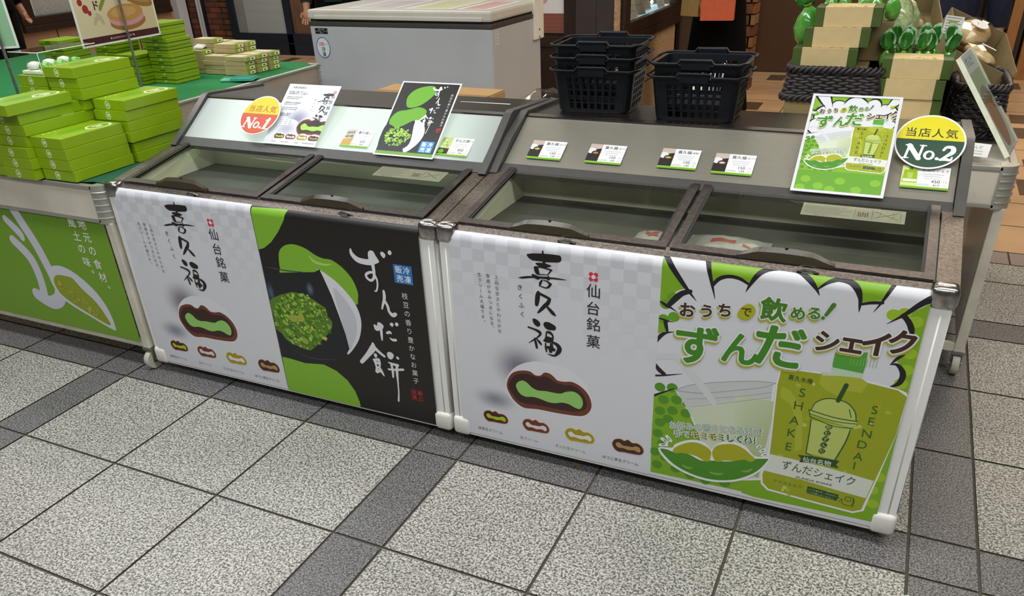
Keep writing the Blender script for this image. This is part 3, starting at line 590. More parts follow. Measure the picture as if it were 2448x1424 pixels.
ART={
'kiku':[("P",0,[445,80,453,76,482,69,534,64,578,62,613,62,627,63,633,73,633,83,629,93,617,100,546,108,531,107,511,107,479,108,459,99,449,88]),("P",0,[536,45,540,67,529,68,529,54]),("P",0,[532,106,546,104,547,116,530,118]),("B",0,[493,120,510,115,544,114,568,119,579,123,572,129,555,136,546,140,523,140,508,133,499,128]),("P",0,[482,140,496,136,508,140,512,162,516,177,509,181,495,179,487,165]),("S",0,[492,139,7,532,139,7,568,144,9,580,146,9]),("S",0,[579,145,8,570,158,8,558,173,5]),("S",0,[509,179,6,536,176,5,560,174,4]),("P",0,[392,212,417,203,445,196,472,192,470,183,475,180,491,183,509,188,531,187,558,183,562,175,569,185,598,183,631,184,663,186,658,188,631,191,576,194,567,200,560,205,552,198,517,200,506,208,495,206,483,201,451,207,417,215]),("S",0,[527,207,7,518,223,14,513,240,8]),("S",0,[527,206,3,553,209,8,572,223,15]),("S",0,[573,222,15,562,239,12,546,248,6]),("S",0,[512,240,5,530,244,7,548,247,7]),("S",0,[505,277,17,502,291,25,498,320,26,494,347,20]),("S",0,[509,282,15,540,293,15,568,304,14]),("S",0,[567,306,17,556,330,22,537,350,21,514,377,16,500,393,8]),("S",0,[549,348,10,567,365,18,586,384,19,601,395,3]),("B",0,[469,433,487,431,507,444,512,458,506,470,492,473,474,458]),("S",0,[443,486,10,480,493,12,505,503,18,511,516,13,490,541,8,467,560,8,441,581,2]),("S",0,[478,546,10,484,572,15,489,600,13]),("S",0,[490,548,7,504,562,15,514,575,11]),("B",0,[530,453,538,440,560,437,588,448,600,459,596,475,582,480,554,481,537,471]),("S",0,[547,495,7,544,516,9,545,531,9]),("S",0,[544,496,6,562,496,17,578,506,12,582,524,10,576,549,12]),("B",0,[542,521,562,522,581,527,578,548,558,558,536,556,526,549,533,540]),("S",0,[540,564,8,541,591,12,545,613,8]),("S",0,[577,550,12,604,560,20,618,579,26,613,601,25,596,624,13]),("S",0,[548,624,2,572,629,10,592,628,11,604,619,12]),("B",0,[566,557,581,560,584,580,596,589,592,602,578,605,575,615,560,614,558,600,544,588,552,577,564,575])],
'zmochi':[("S",0,[678,185,12,683,212,25,716,241,34,770,248,35,810,243,35,851,232,21]),("B",0,[793,195,801,180,817,174,832,179,844,202,857,224,852,239,825,249,802,249,793,229,792,212]),("S",0,[814,247,26,817,279,21,817,310,19,812,336,17]),("S",0,[812,304,14,784,309,16,760,326,16,765,346,16,789,357,16,811,340,16]),("S",0,[822,324,14,831,355,12,827,391,11,814,419,10,801,417,3]),("B",0,[878,177,894,173,909,188,897,209,880,195]),("B",0,[928,167,940,157,952,169,942,185,928,180]),("S",0,[866,411,16,866,440,20,860,470,19,847,501,14,839,525,10]),("S",0,[865,471,16,880,503,18,886,536,18,907,554,26,926,545,23]),("P",0,[762,641,769,635,785,644,795,617,816,619,833,634,829,651,814,666,782,678,766,670]),("S",0,[812,662,19,810,699,17,809,732,10]),("B",0,[877,617,892,604,904,614,893,631]),("B",0,[913,610,927,596,939,608,926,623]),("S",0,[852,678,16,871,670,18,879,678,9]),("S",0,[868,709,8,883,718,16,905,715,18]),("S",0,[738,770,18,733,800,41,689,855,32,635,914,26]),("S",0,[743,794,26,774,819,20,808,842,17]),("B",0,[736,837,752,836,757,850,745,864,734,854]),("P",0,[719,877,759,863,773,868,776,897,769,928,780,943,792,982,785,985,764,960,738,974,726,963,734,931,728,902]),("B",1,[744,889,751,884,757,886,750,890]),("B",1,[747,909,760,911,757,920,746,920]),("B",1,[747,942,752,938,755,941,750,944]),("B",0,[830,819,845,805,867,808,877,826,858,853,835,847]),("B",0,[893,829,903,825,914,838,905,845,895,840]),("S",0,[832,878,7,860,884,17,897,886,18]),("S",0,[851,886,16,855,932,17,852,976,12]),("S",0,[890,887,17,885,930,19,882,1008,11,878,1079,10,869,1141,13]),("S",0,[826,927,12,873,921,14,931,908,16])],
'zbg':[("P",0,[-10,13,261,-3,238,62,176,144,107,215,43,259,-15,278,-11,214,-7,89]),("B",0,[141,313,159,261,209,221,280,207,356,222,416,252,468,267,533,270,602,308,656,367,682,441,677,491,656,529,549,481,384,407,147,411,136,373]),("B",1,[370,261,408,289,473,299,526,294,493,310,437,311,395,300]),("P",0,[3,1005,64,1005,186,1015,336,995,426,1022,500,1074,547,1144,569,1219,570,1266,403,1275,13,1280,-4,1242]),("B",3,[414,342,502,378,579,437,651,525,676,621,658,717,616,798,539,883,532,825,483,593,446,437]),("B",5,[511,447,587,515,637,607,633,711,595,792,552,843,530,646]),("P",2,[-9,415,57,416,167,398,393,363,432,339,454,397,489,500,521,632,546,748,556,842,535,873,470,913,415,957,312,995,186,1015,64,1005,3,969]),("B",4,[-6,620,68,567,160,531,210,519,312,533,386,568,427,592,434,642,459,679,439,736,374,801,271,897,220,912,127,891,70,868,42,829,5,802,5,715])],
'daif':[("B",0,[290,894,299,833,337,767,394,719,468,688,530,681,611,684,695,712,756,755,794,823,804,883,795,932,767,968,729,991,608,996,485,998,383,1006,334,971,305,934]),("B",1,[299,881,309,830,341,784,392,760,442,755,475,772,505,768,529,745,558,744,582,757,605,777,644,777,691,769,742,789,780,826,799,874,795,922,762,964,705,980,584,988,485,990,399,999,344,968,315,926]),("B",2,[312,878,327,832,361,793,406,776,451,777,490,784,529,768,562,774,601,794,648,796,695,791,742,819,771,870,771,912,743,940,691,957,584,961,485,963,410,970,360,954,331,917]),("B",3,[356,868,369,839,400,822,429,834,453,855,488,866,537,860,585,860,624,856,653,839,691,828,724,837,747,865,750,901,734,929,705,927,672,914,633,912,585,926,545,927,496,917,457,915,412,923,377,909])],
'shk':[("P",0,[-2,5,55,73,116,145,82,161,50,191,30,236,-10,217,-11,123,-9,47]),("P",0,[216,-7,317,-9,477,-10,431,19,399,78,375,65,335,50,296,51,258,68,237,101,223,40]),("P",0,[615,-9,780,-7,727,15,702,37,688,60,664,31]),("P",0,[766,-7,976,-13,962,34,943,76,907,85,870,98,866,69,849,35,824,11]),("P",0,[1133,51,1102,80,1053,120,1075,145,1094,204,1104,207,1097,254,1066,307,1082,307,1053,345,1083,374,1099,411,1134,403]),("P",0,[1122,275,1076,320,1090,354,1100,414,1089,460,1045,479,1090,479,1120,494,1122,721,1091,977,1061,1179,1129,1231,1139,1059,1139,677,1150,484]),("P",0,[-8,320,22,325,33,361,45,382,15,393,-7,406]),("P",0,[-4,761,102,693,124,732,188,830,268,983,404,1006,566,1079,732,1060,747,1162,523,1227,7,1239,-1,994]),("P",0,[504,1150,571,1091,612,1178,1020,1200,1061,1179,1137,1227,853,1234,552,1244,488,1235]),("S",1,[11,-2,25,61,68,26,116,139,19,172,201,2]),("S",1,[203,-7,25,218,45,20,235,104,14,256,178,2]),("S",1,[238,112,16,266,75,19,308,58,17,355,62,16,399,84,11]),("S",1,[388,123,2,404,82,15,433,31,24,471,2,24,528,-15,24,558,-13,24]),("S",1,[549,-9,19,597,-7,23,646,25,25,680,61,15,698,91,2]),("S",1,[687,62,7,712,36,13,741,16,21,768,7,24,811,13,28,843,40,28,860,79,18,864,111,12,865,142,2]),("S",1,[870,104,11,905,92,14,948,85,14]),("S",1,[983,-11,18,963,38,15,942,90,9,921,133,2]),("S",1,[1132,35,32,1092,67,25,1046,118,17,1015,148,9,981,178,2]),("S",1,[1038,129,22,1060,152,24,1077,182,25,1084,217,23]),("S",1,[1080,307,2,1055,329,15,1031,366,2]),("S",1,[1031,365,4,1057,361,14,1082,386,23,1090,416,25,1080,452,21,1047,476,3]),("S",1,[-10,223,4,32,246,17,54,254,10,90,275,1]),("S",1,[41,247,22,72,205,30,103,173,27,140,157,21]),("S",1,[-11,316,4,28,323,10,74,329,1]),("S",1,[33,332,20,39,359,18,46,382,11]),("S",1,[84,378,2,46,388,10,16,409,21,-8,455,9]),("S",1,[-4,758,13,46,726,10,101,692,4]),("S",1,[-6,563,4,14,597,23,44,620,20]),("S",1,[-5,639,11,54,625,9,135,600,2])],
'cup':[("P",4,[102,701,133,730,188,819,258,974,282,1027,327,1209,577,1129,573,560]),("P",0,[114,704,155,764,209,848,281,1015,326,1197,571,1119,565,564]),("P",1,[189,773,262,745,373,702,562,638,571,1119,369,1135,267,972,209,848]),("B",0,[109,699,184,650,319,607,471,569,573,558,517,595,368,647,234,688,141,707]),("S",2,[109,702,5,234,690,5,368,647,4,517,595,4,573,560,4]),("S",2,[109,699,4,184,653,4,319,608,4,471,570,4,572,558,4]),("S",2,[167,739,3,305,702,3,458,653,3,563,611,3]),("S",2,[194,778,3,330,729,3,562,640,3]),("S",3,[-6,532,32,84,512,33,125,525,35,172,578,35,211,625,36]),("S",3,[119,532,38,189,598,38,276,697,36,304,741,25])],
'pod':[("B",0,[41,1071,86,1056,116,1048,129,1023,186,984,243,969,287,981,316,1006,339,968,379,942,429,932,482,947,529,992,591,978,602,998,558,1084,495,1147,422,1187,322,1210,222,1202,129,1170,65,1119]),("B",1,[52,1075,87,1069,128,1076,197,1068,268,1091,315,1078,409,1058,486,1023,584,993,593,1001,552,1077,489,1136,421,1174,326,1196,226,1189,138,1158,79,1112]),("B",2,[120,1074,130,1044,187,1000,239,986,284,997,314,1021,314,1066,309,1084,287,1089,236,1069,167,1070,138,1080]),("B",2,[320,1029,336,983,376,959,426,948,474,963,510,989,531,1006,525,1025,505,1031,477,1026,437,1047,386,1058,344,1076]),("S",3,[178,1147,10,199,1156,13,226,1152,9]),("S",3,[322,1152,10,351,1154,13,384,1144,9]),("S",3,[480,1100,8,507,1092,12,524,1073,8]),("S",0,[50,1050,19,83,1041,19]),("S",0,[58,1009,19,84,1023,19]),("S",0,[82,987,19,103,1009,19]),("S",0,[538,935,17,546,927,17]),("S",0,[554,956,17,570,941,17]),("S",0,[565,975,17,589,967,17]),("S",1,[58,1046,6,73,1042,6]),("S",1,[69,1013,6,80,1021,6]),("S",1,[90,994,5,98,1005,5]),("S",1,[540,937,5,546,927,5]),("S",1,[557,953,5,567,943,5]),("S",1,[570,972,5,583,969,5])],
'pouch':[("P",0,[584,480,678,467,810,456,935,458,1090,478,1119,488,1131,508,1122,721,1091,977,1066,1174,1020,1202,817,1194,612,1182,578,1152,568,1092,578,1054,591,963,584,788,576,566]),("P",1,[590,486,679,472,769,468,948,472,1086,485,1126,509,1121,715,1083,980,1054,1170,1019,1191,816,1184,616,1171,586,1142,578,1093,598,969,592,786,584,564]),("P",2,[604,567,645,585,699,654,721,726,739,893,708,916,697,760,655,658,603,628]),("P",3,[600,960,697,961,869,968,999,979,1078,987,1062,1096,945,1088,770,1072,582,1066]),("P",2,[765,459,810,459,935,458,963,475,943,531,885,531,860,570,798,550,761,519]),("P",5,[802,429,804,419,933,430,932,455,853,461,768,475,768,458,805,454]),("P",4,[804,349,934,324,936,392,933,431,805,425,802,406]),("S",5,[821,365,3,823,408,3]),("S",5,[836,364,3,838,409,3]),("S",5,[850,363,3,853,410,3]),("S",5,[864,362,3,867,411,3]),("S",5,[878,361,3,882,412,3]),("S",5,[892,360,3,896,412,3]),("S",5,[906,359,3,911,413,3]),("S",5,[920,358,3,925,414,3]),("B",7,[751,666,761,626,794,595,841,584,896,595,934,633,948,684,879,687,802,678]),("P",7,[753,718,939,724,895,916,764,908]),("P",7,[740,665,953,679,952,706,939,724,747,695]),("S",6,[750,663,4,761,626,4,795,595,5,841,585,5,896,595,5,934,633,5,947,677,5]),("S",6,[740,667,5,852,683,5,953,681,5]),("S",6,[746,688,4,855,703,4,953,695,4]),("S",6,[750,704,4,859,730,4,939,722,5]),("S",6,[756,717,5,760,801,5,761,909,5]),("S",6,[932,729,5,921,809,6,894,913,6]),("S",6,[761,909,5,800,924,4]),("S",6,[740,665,4,750,704,4]),("S",6,[909,625,4,924,666,4]),("S",6,[876,503,20,855,591,20]),("B",6,[823,744,836,724,855,736,841,756]),("B",6,[821,779,835,759,853,771,840,791]),("B",6,[819,814,832,793,851,806,838,826]),("B",6,[816,849,830,828,848,841,835,862]),("B",6,[813,885,826,864,845,876,831,897]),("P",6,[726,930,806,920,883,916,914,915,903,940,918,958,890,958,811,956,739,971,744,947]),("B",1,[882,979,913,959,931,936,941,947,928,988,908,998]),("B",1,[939,970,951,970,953,987,941,988]),("P",6,[797,1101,943,1111,941,1124,949,1129,940,1136,939,1150,797,1143]),("S",6,[950,1152,3,960,1130,3,968,1158,3,1007,1158,3,1011,1114,3]),("S",6,[975,1114,3,975,1133,3,998,1134,3,996,1111,3,975,1114,3]),("S",6,[1012,1168,3,1016,1128,3,1004,1108,3])],
}


# ================================================================ printed posters, cards and badges
DK = '14100c'
def daifuku(P, cols=('d9dade', '6a3320', '351a14', '8fc564')):
    """cut sweet as printed on the posters"""
    P.art('daif', cols, (0,)).up().art('daif', cols, (1,)).up().art('daif', cols, (2,)).up().art('daif', cols, (3,)).up()
DCX, DCY, DW = 192.0, 447.0, 210.0               # centre and width of the large sweet in poster mm
def small_daifuku(P, x, y, w, cols):
    o = (P.ox, P.oy, P.s); k = w/DW
    P.at(o[0]+(x-DCX*k)*o[2], o[1]+(y-DCY*k)*o[2], k*o[2]); daifuku(P, cols); P.at(*o)
SMALL = [('抹茶生クリーム', '4a3a36', ('d6d2d0', '6e3224', '4a1c16', 'a9c41c')), ('生クリーム', 'a0443c', ('d6d2d0', '7c3a28', '6a2c20', 'd6d2cc')),
         ('ずんだ生クリーム', '3c7c54', ('d6d6d0', 'ab9a12', 'a08f10', 'dcdcd8')), ('ほうじ茶生クリーム', '3c3432', ('d6d2d0', '5c2e1c', '3e2012', 'b08a54'))]
def flower(P, x, y, r, col):
    for i in range(4):
        a = PI/4+i*PI/2; P.disc(x+r*0.62*math.cos(a), y+r*0.62*math.sin(a), r*0.42, r*0.42, col, 14)
    P.up()
    P.disc(x, y, r*0.40, r*0.40, 'e0e0e2', 12)
def white_poster(name, label, x0, z0, y0):
    P = Print(568, 628, 'd3d4d9', 0.5); P.up()
    for i in range(17):
        for j in range(9):
            if (i+j) % 2 and (j < 4 or (i > 10 and j < 8) or (i < 2 and j < 7)): P.rect(i*34, 10+j*34, 34, 34, ('c6c7cd', 'c7c8ce', 'cacbd0', 'cccdd2', 'cecfd4', 'cfd0d5', 'd0d1d6', 'd1d2d7', 'd1d2d7')[j])
    P.up().soft(190, 372, 100, 88, '6f6878', 'd3d4d9', k=0.95); P.soft(112, 492, 84, 44, '80828e', 'd3d4d9', k=.9)
    P.up(); daifuku(P)
    for x, w_, i in ((83, 66, 0), (208, 69, 1), (338, 73, 2), (476, 74, 3)): small_daifuku(P, x, 557, w_, SMALL[i][2]); P.text(SMALL[i][0], (88.6, 212.8, 339.3, 485.4)[i], 603.5, 11.5, SMALL[i][1], 0.004)
    P.up().art('kiku', (DK,))
    for ch, (x, y) in zip('仙台銘菓', ((400.1, 112.3), (400.8, 159.4), (401.5, 203.4), (402.2, 252.1))): P.text(ch, x, y, 39, '241c20', 0.006)
    flower(P, 400.2, 75, 14, 'cf3040')
    P.vtext('上品な甘さとやわらかな', 134.4, 113.7, 136.7, 269.3, 12.5, '4a4650'); P.vtext('食感がやみつきになる、', 110, 113.7, 114.7, 265.6, 12.5, '4a4650'); P.vtext('生クリーム大福です。', 85.3, 113.6, 88.5, 250.9, 12.5, '4a4650')
    P.vtext('きくふく', 200.7, 132.4, 205.3, 208.1, 17, '241c20', 0.006)
    o = P.build(name, M['ink'], wrap=0.028); o.location = (x0, y0, z0); tag(o, label, 'poster'); return o
white_poster('sweet_poster', 'white poster with a cut bean sweet and brush lettering on the right freezer', 1.488, 0.676, 0.0826)
white_poster('sweet_poster', 'white poster with a cut bean sweet and brush lettering on the left freezer', 0.260, 0.675, 0.0826)
ZC = ('7db12a', 'a9d06a', '14161c', 'd9dade', '557a18', 'c3c4cb')
def zunda_art(P, tagbox=True, bottom=True):
    P.art('zbg', ZC, (0,)).up().art('zbg', ZC, (1, 3)).up().art('zbg', ZC, (5,)).up().art('zbg', ZC, (2,)).up()
    P.stroke([(20, 190, 2), (90, 192, 4), (150, 188, 2)], '3a4250'); P.stroke([(60, 470, 2), (130, 483, 3), (220, 470, 2)], '343a48'); P.soft(168, 240, 16, 26, '5a6a86', '14161c', 16, 3); P.soft(12, 275, 16, 40, '4c5a72', '14161c', 16, 3); P.up()
    P.art('zbg', ZC, (4,)).up()
    rnd = random.Random(4); gs = ('7fae2c', '5c8a1c', '9cc648', '3c5e12', '8ab634', 'b0c258', '6c9c24', '46701a')
    for i in range(420):
        a = rnd.uniform(0, 2*PI); r = math.sqrt(rnd.random())*(1+0.05*math.sin(9*a)); x = 112+108*r*math.cos(a); y = 355+92*r*math.sin(a)-(x-112)*0.10
        n = 7; rr = rnd.uniform(3, 8.5); P.poly([(x+rr*rnd.uniform(.6, 1.1)*math.cos(2*PI*k/n), y+rr*rnd.uniform(.5, 1)*math.sin(2*PI*k/n)) for k in range(n)], gs[i % 8])
        if i % 60 == 59: P.up()
    P.disc(112, 345, 14, 13, 'a2a53c', 14); P.disc(80, 352, 18, 12, '9aa63a', 14); P.disc(112, 425, 13, 10, '98a040', 14); P.up()
def black_poster():
    P = Print(566, 628, '181410', 0.5); P.up(); zunda_art(P)
    P.art('zmochi', ('dadbdf', '181410'), (0,)).up().art('zmochi', ('dadbdf', '181410'), (1,))
    P.rect(475, 117, 60, 56, '2b6fb4').up()
    for ch, x, y in (('販', 491.8, 132), ('冷', 517, 132), ('売', 493, 158), ('凍', 518, 158)): P.text(ch, x, y, 23, 'dfe6ee', 0.014)
    P.vtext('枝豆の香り豊かなお菓子', 502.3, 209.7, 506.6, 484.6, 21, 'd9d8d8', 0.004)
    for a in ([(486, 516, 1.4), (524, 516, 1.4)], [(524, 516, 1.4), (524, 553, 1.4)], [(524, 553, 1.4), (486, 553, 1.4)], [(486, 553, 1.4), (486, 516, 1.4)]): P.stroke(a, 'a8282c')
    for ch, x, y in (('郷', 515, 526), ('土', 515, 543), ('銘', 496, 526), ('菓', 496, 543)): P.text(ch, x, y, 16, 'b02c30', 0.02)
    o = P.build('sweet_poster', M['ink'], wrap=0.028); o.location = (0.831, 0.0822, 0.673); tag(o, 'black poster with a bowl of green bean paste and white brush lettering', 'poster')
black_poster()
GR, OL, BR_ = '3f7a14', 'a9a932', '3f2412'
def headline(P):
    J = [('お', 67.2, 125.9, 40, BR_), ('う', 111.4, 121.6, 36, BR_), ('ち', 152.2, 112.4, 36, BR_), ('飲', 259.3, 92.7, 58, GR), ('め', 311.4, 93.7, 34, GR), ('る', 344.9, 88.0, 32, GR),
         ('ず', 95.6, 214, 112, '3c8216'), ('ん', 198.4, 205, 92, '3c8216'), ('だ', 284, 183, 118, '3c8216'), ('シ', 381.4, 151.3, 58, BR_), ('ェ', 431.8, 151.6, 60, BR_), ('イ', 478.1, 138, 66, BR_), ('ク', 528.3, 126, 64, BR_)]
    for ch, x, y, s_, c in J: P.text(ch, x-1.5, y+5, s_, OL, 0.075 if s_ > 80 else 0.1)
    P.up()
    for ch, x, y, s_, c in J: P.text(ch, x, y, s_, 'dfe0e4', 0.065 if s_ > 80 else 0.09)
    P.up().stroke([(381, 62, 10), (369, 88, 7)], GR); P.disc(364, 96, 4, 4, GR)
    P.blob([(182, 115), (190, 98), (205, 88), (218, 95), (220, 110), (210, 126), (195, 130), (184, 125)], 'a8ac16')
    for ch, x, y, s_, c in J: P.text(ch, x, y, s_, c, 0.029 if s_ > 80 else 0.034)
    P.up().text('で', 201, 109, 26, BR_, 0.014)
def shake_art(P, rnd):
    P.rect(0, 0, 563, 628, 'd3d4d9').up()
    P.art('shk', ('7aa81a', '17121a'), (0,)).up()
    for x, y in [(14, 120), (36, 150), (12, 160), (30, 100), (14, 350), (45, 345), (75, 352), (25, 385), (58, 378), (88, 382), (18, 420), (50, 412), (85, 412), (20, 455), (40, 440), (16, 490), (30, 520), (12, 550), (40, 560), (70, 590), (110, 600), (150, 606), (200, 600), (20, 590)]:
        P.disc(x, y, 14, 13, '4f8c1a' if y > 300 else '629c18', 18)
    for x, y in [(520, 60), (545, 75), (500, 66), (540, 110), (548, 150), (550, 190), (545, 225), (530, 262), (552, 285), (548, 480), (540, 520), (548, 560)]: P.disc(x, y, 14, 13, '98ba22', 18)
    P.up().art('shk', ('7aa81a', '17121a'), (1,)).up()
    P.art('cup', ('c9cccb', 'c6d0b4', '9fa3a4', 'd2d4d6', 'dfe0e3'), (4,)).up().art('cup', ('c3c7c6', 'c6d0b4', '9fa3a4', 'd2d4d6', 'd'), (0,)).up().art('cup', ('', 'c9d2b8'), (1,)).up(); P.grad([(200, 330), (295, 330), (280, 560), (200, 540)], ['c9d2b8', 'b9c59c', '9db070', 'c3cfae']); P.up().art('cup', ('', '', '9fa3a4', 'cdd0d2'), (2, 3)).up()
    P.art('pouch', ('e0e1e4', '8f9a0e'), (0,)).up().art('pouch', ('', '96a012'), (1,)).up()
    for i in range(46):
        x, y = rnd.uniform(300, 540), rnd.uniform(230, 590)
        if 390 < x < 475 and 300 < y < 470: continue
        if x > 540-(y-300)*0.17: continue
        (P.disc(x, y, rnd.uniform(4, 8), rnd.uniform(3.5, 6), ('a9b23c', 'b9c26a', '9faa22')[i % 3], 12, rnd.uniform(0, 3)))
    P.up().art('pouch', ('', '', 'a6ae2c', 'd3d7cc', '4f9c34', 'b9d0b4'), (2, 3, 5)).up().art('pouch', ('', '', '', '', '4f9c34', '74b25a'), (4,)).up()
    for i in range(9): P.stroke([(437+i*6.5, 178, 1.2), (437+i*6.5, 198, 1.2)], '7cb860')
    P.art('pouch', ('', '', '', '', '', '', '1f4a1c', 'b4c264'), (7,)).up().art('pouch', ('', '', '', '', '', '', '1f4a1c'), (6,)).up()
    for ch, (x, y) in zip('飲むずんだ', ((419.4, 369.8), (418.7, 387.6), (417.5, 404.9), (416.1, 422.5), (414.4, 440.3))): P.text(ch, x, y, 12, 'b4c264', 0.01)
    for ch, (x, y) in zip('SHAKE', ((348.7, 291.5), (345.4, 328), (342, 370), (341.1, 407), (339.4, 447))): P.text(ch, x, y, 33, '2c5a1e', 0.0)
    for ch, (x, y) in zip('SENDAI', ((506.2, 302), (505, 334), (501.5, 368), (497.1, 400), (494.3, 434), (490.7, 462))): P.text(ch, x, y, 31, '2c5a1e', 0.0)
    P.fit('喜久水庵', 313, 256, 367, 258, 15, '1f3a18', 0.008); P.fit('仙台名物', 376, 474, 440, 471, 16, 'd3d7cc', 0.012)
    P.fit('ずんだシェイク', 331, 502, 500, 508, 30, '2c4a1c', 0.004); P.fit('ZUNDA SHAKE', 367, 531, 452, 532, 8.5, '2c4a1c', 0.01); P.fit('アイスミルク', 316, 556, 386, 558, 11, '4a6a1c')
    P.fit('ムリに吸わず、やわらかく', 402, 558, 467, 562, 6, 'c3cf9c'); P.fit('してお楽しみください。', 401, 567, 462, 571, 6, 'c3cf9c')
    P.art('pod', ('e4e5e8', '44821a'), (0,)).up().art('pod', ('', '47861a'), (1,)).up().art('pod', ('', '', 'a3a516', '78a848'), (2, 3)).up()
    for t_, q, ym in (('お好みの固さになるまで', (47, 456, 274, 421), 0), ('手でモミモミしてね！', (59, 479, 262, 449), 0)):
        P.fit(t_, *q, 24, 'e2e4e6', 0.085)
    P.up()
    for t_, q, ym in (('お好みの固さになるまで', (49, 456, 272, 421), 0), ('手でモミモミしてね！', (61, 479, 260, 449), 0)): P.fit(t_, *q, 24, '2f6a34', 0.045)
    P.up(); P.fit('お好みの固さになるまで', 50, 456, 271, 421, 24, 'dfe6dc', -0.004); P.fit('手で', 63, 478, 101, 472.5, 24, 'dfe6dc', -0.004); P.fit('モミモミ', 104, 472, 180, 461, 24, 'd8b81e', 0.002); P.fit('してね！', 184, 460, 258, 449, 24, 'dfe6dc', -0.004)
    P.up(); headline(P)
def shake_poster():
    P = Print(563, 628, 'd3d4d9', 0.5); P.up(); shake_art(P, random.Random(8))
    o = P.build('drink_poster', M['ink'], wrap=0.028); o.location = (2.056, 0.0822, 0.678); tag(o, 'large green and white shake poster on the front of the right freezer', 'poster')
shake_poster()

def lean(o, x, y, z, ang):
    """stand a sheet with its lower left corner at (x, y, z), leaning back to elevation ang (degrees)"""
    h = o['_h']; a = math.radians(ang)
    o.rotation_euler = (-(PI/2-a), 0, 0); o.location = (x, y+h*math.cos(a), z+h*math.sin(a)); del o['_h']
def on_hood(prof, s_, off):
    """point s_ metres up a hood slope, off metres above it"""
    b, t = Vector(prof[0]), Vector(prof[1]); d = (t-b).normalized(); n = Vector((-d.y, d.x)); q = b+d*s_+n*off
    return q.x, q.y
def hang(o, h): o['_h'] = h; return o
LA = math.degrees(math.atan2(LPROF[1][1]-LPROF[0][1], LPROF[1][0]-LPROF[0][0])); RA = math.degrees(math.atan2(RPROF[1][1]-RPROF[0][1], RPROF[1][0]-RPROF[0][0]))
# small white leaflet
P = Print(210, 240, 'd9dbe0', 0.4); P.up().soft(95, 140, 62, 55, '8e8aa6', 'd9dbe0'); P.soft(70, 180, 50, 40, '9a9aac', 'd9dbe0', k=.7); P.up()
small_daifuku(P, 128, 172, 108, ('d3d4d9', '7a3520', '3a1a16', 'a4dd4c'))
for i in range(4): small_daifuku(P, 40+i*46, 210, 34, SMALL[i][2]); P.text(('matcha', 'fresh cream', 'zunda', 'roasted green tea')[i], 40+i*46, 229, 6.5, '3c3a44')
o_ = (P.ox, P.oy, P.s); P.up().at(150-215*0.46, 22-10*0.46, 0.46).art('kiku', (DK,)).at()
for ch, y in zip('仙台銘菓', (44, 66, 88, 110)): P.text(ch, 196, y, 15, '241c20')
flower(P, 196, 26, 6, 'cf3040'); P.vtext('きくふく', 132, 60, 134, 100, 7, '241c20'); P.text('KIKUFUKU', 48, 14, 11, '241c20', 0.004)
for j, (t_, y) in enumerate((('喜久福は、抹茶・生クリーム', 32), ('当店自慢の生クリーム大福です', 39), ('Kikufuku is a soft rice cake', 52), ('filled with fresh cream.', 59), ('冷凍販売のため自然解凍で', 76), ('お召し上がりください。', 83), ('Please thaw before serving', 96), ('and enjoy it the same day.', 103), ('保存方法：要冷凍', 120), ('開封後はお早めに', 127))): P.text(t_, 14, y, 5.6, '3a3842', 0.006, center=False)
P.rect(12, 140, 60, 26, 'e4e5e8').up()
for j in range(3): P.text('名称：和生菓子　内容量：六個', 14, 145+j*7, 4.2, '4a4852', center=False)
o = hang(P.build('leaflet', M['inkg']), 0.240); y, z = on_hood(LPROF, 0.032, 0.010); lean(o, 0.612, y, z, LA+5)
tag(o, 'small white sweet leaflet leaning on the lit header beside the round No.1 badge', 'leaflet')
# small black leaflet
P = Print(212, 278, 'd8d9dc', 0.4); P.up().rect(5, 5, 202, 268, '17130f').up()
P.blob([(40, 60), (62, 28), (110, 14), (134, 30), (122, 62), (92, 92), (54, 98)], '68a824'); P.blob([(10, 150), (26, 118), (60, 108), (98, 96), (128, 110), (118, 142), (78, 160), (30, 182)], '68a824')
P.blob([(96, 150), (132, 154), (150, 190), (140, 230), (110, 262), (96, 240)], 'd9dade'); P.up().blob([(5, 168), (50, 176), (96, 146), (104, 170), (112, 232), (80, 258), (40, 262), (6, 250)], '14161c').up()
rnd = random.Random(2)
for i in range(150):
    a = rnd.uniform(0, 2*PI); r = math.sqrt(rnd.random()); x, y = 60+46*r*math.cos(a), 208+34*r*math.sin(a); rr = rnd.uniform(3, 6)
    P.poly([(x+rr*rnd.uniform(.6, 1.1)*math.cos(2*PI*k/6), y+rr*rnd.uniform(.5, 1)*math.sin(2*PI*k/6)) for k in range(6)], ('9cc83c', '7cae28', 'b4d45a', '689a20')[i % 4])
P.up().rect(5, 262, 202, 11, '6a9c26'); P.rect(152, 218, 46, 40, '2f86c8').up()
for ch, x, y in (('販', 165, 229), ('冷', 186, 229), ('売', 165, 248), ('凍', 186, 248)): P.text(ch, x, y, 18, 'dfe6ee', 0.02)
P.at(160-452*0.36, 16-88*0.36, 0.36).art('zmochi', ('e2e3e6', '17130f'), (0,)).at()
P.vtext('枝豆の香り豊かなお菓子', 194, 46, 196, 158, 9, 'd9d8d8')
for ch, x, y in (('郷', 198, 172), ('土', 198, 180), ('銘', 190, 172), ('菓', 190, 180)): P.text(ch, x, y, 8, 'c02c30', 0.02)
o = hang(P.build('leaflet', M['inkg']), 0.278); y, z = on_hood(LPROF, 0.026, 0.010); lean(o, 1.046, y, z, LA+5)
tag(o, 'small black leaflet with green beans leaning on the left freezer header', 'leaflet')
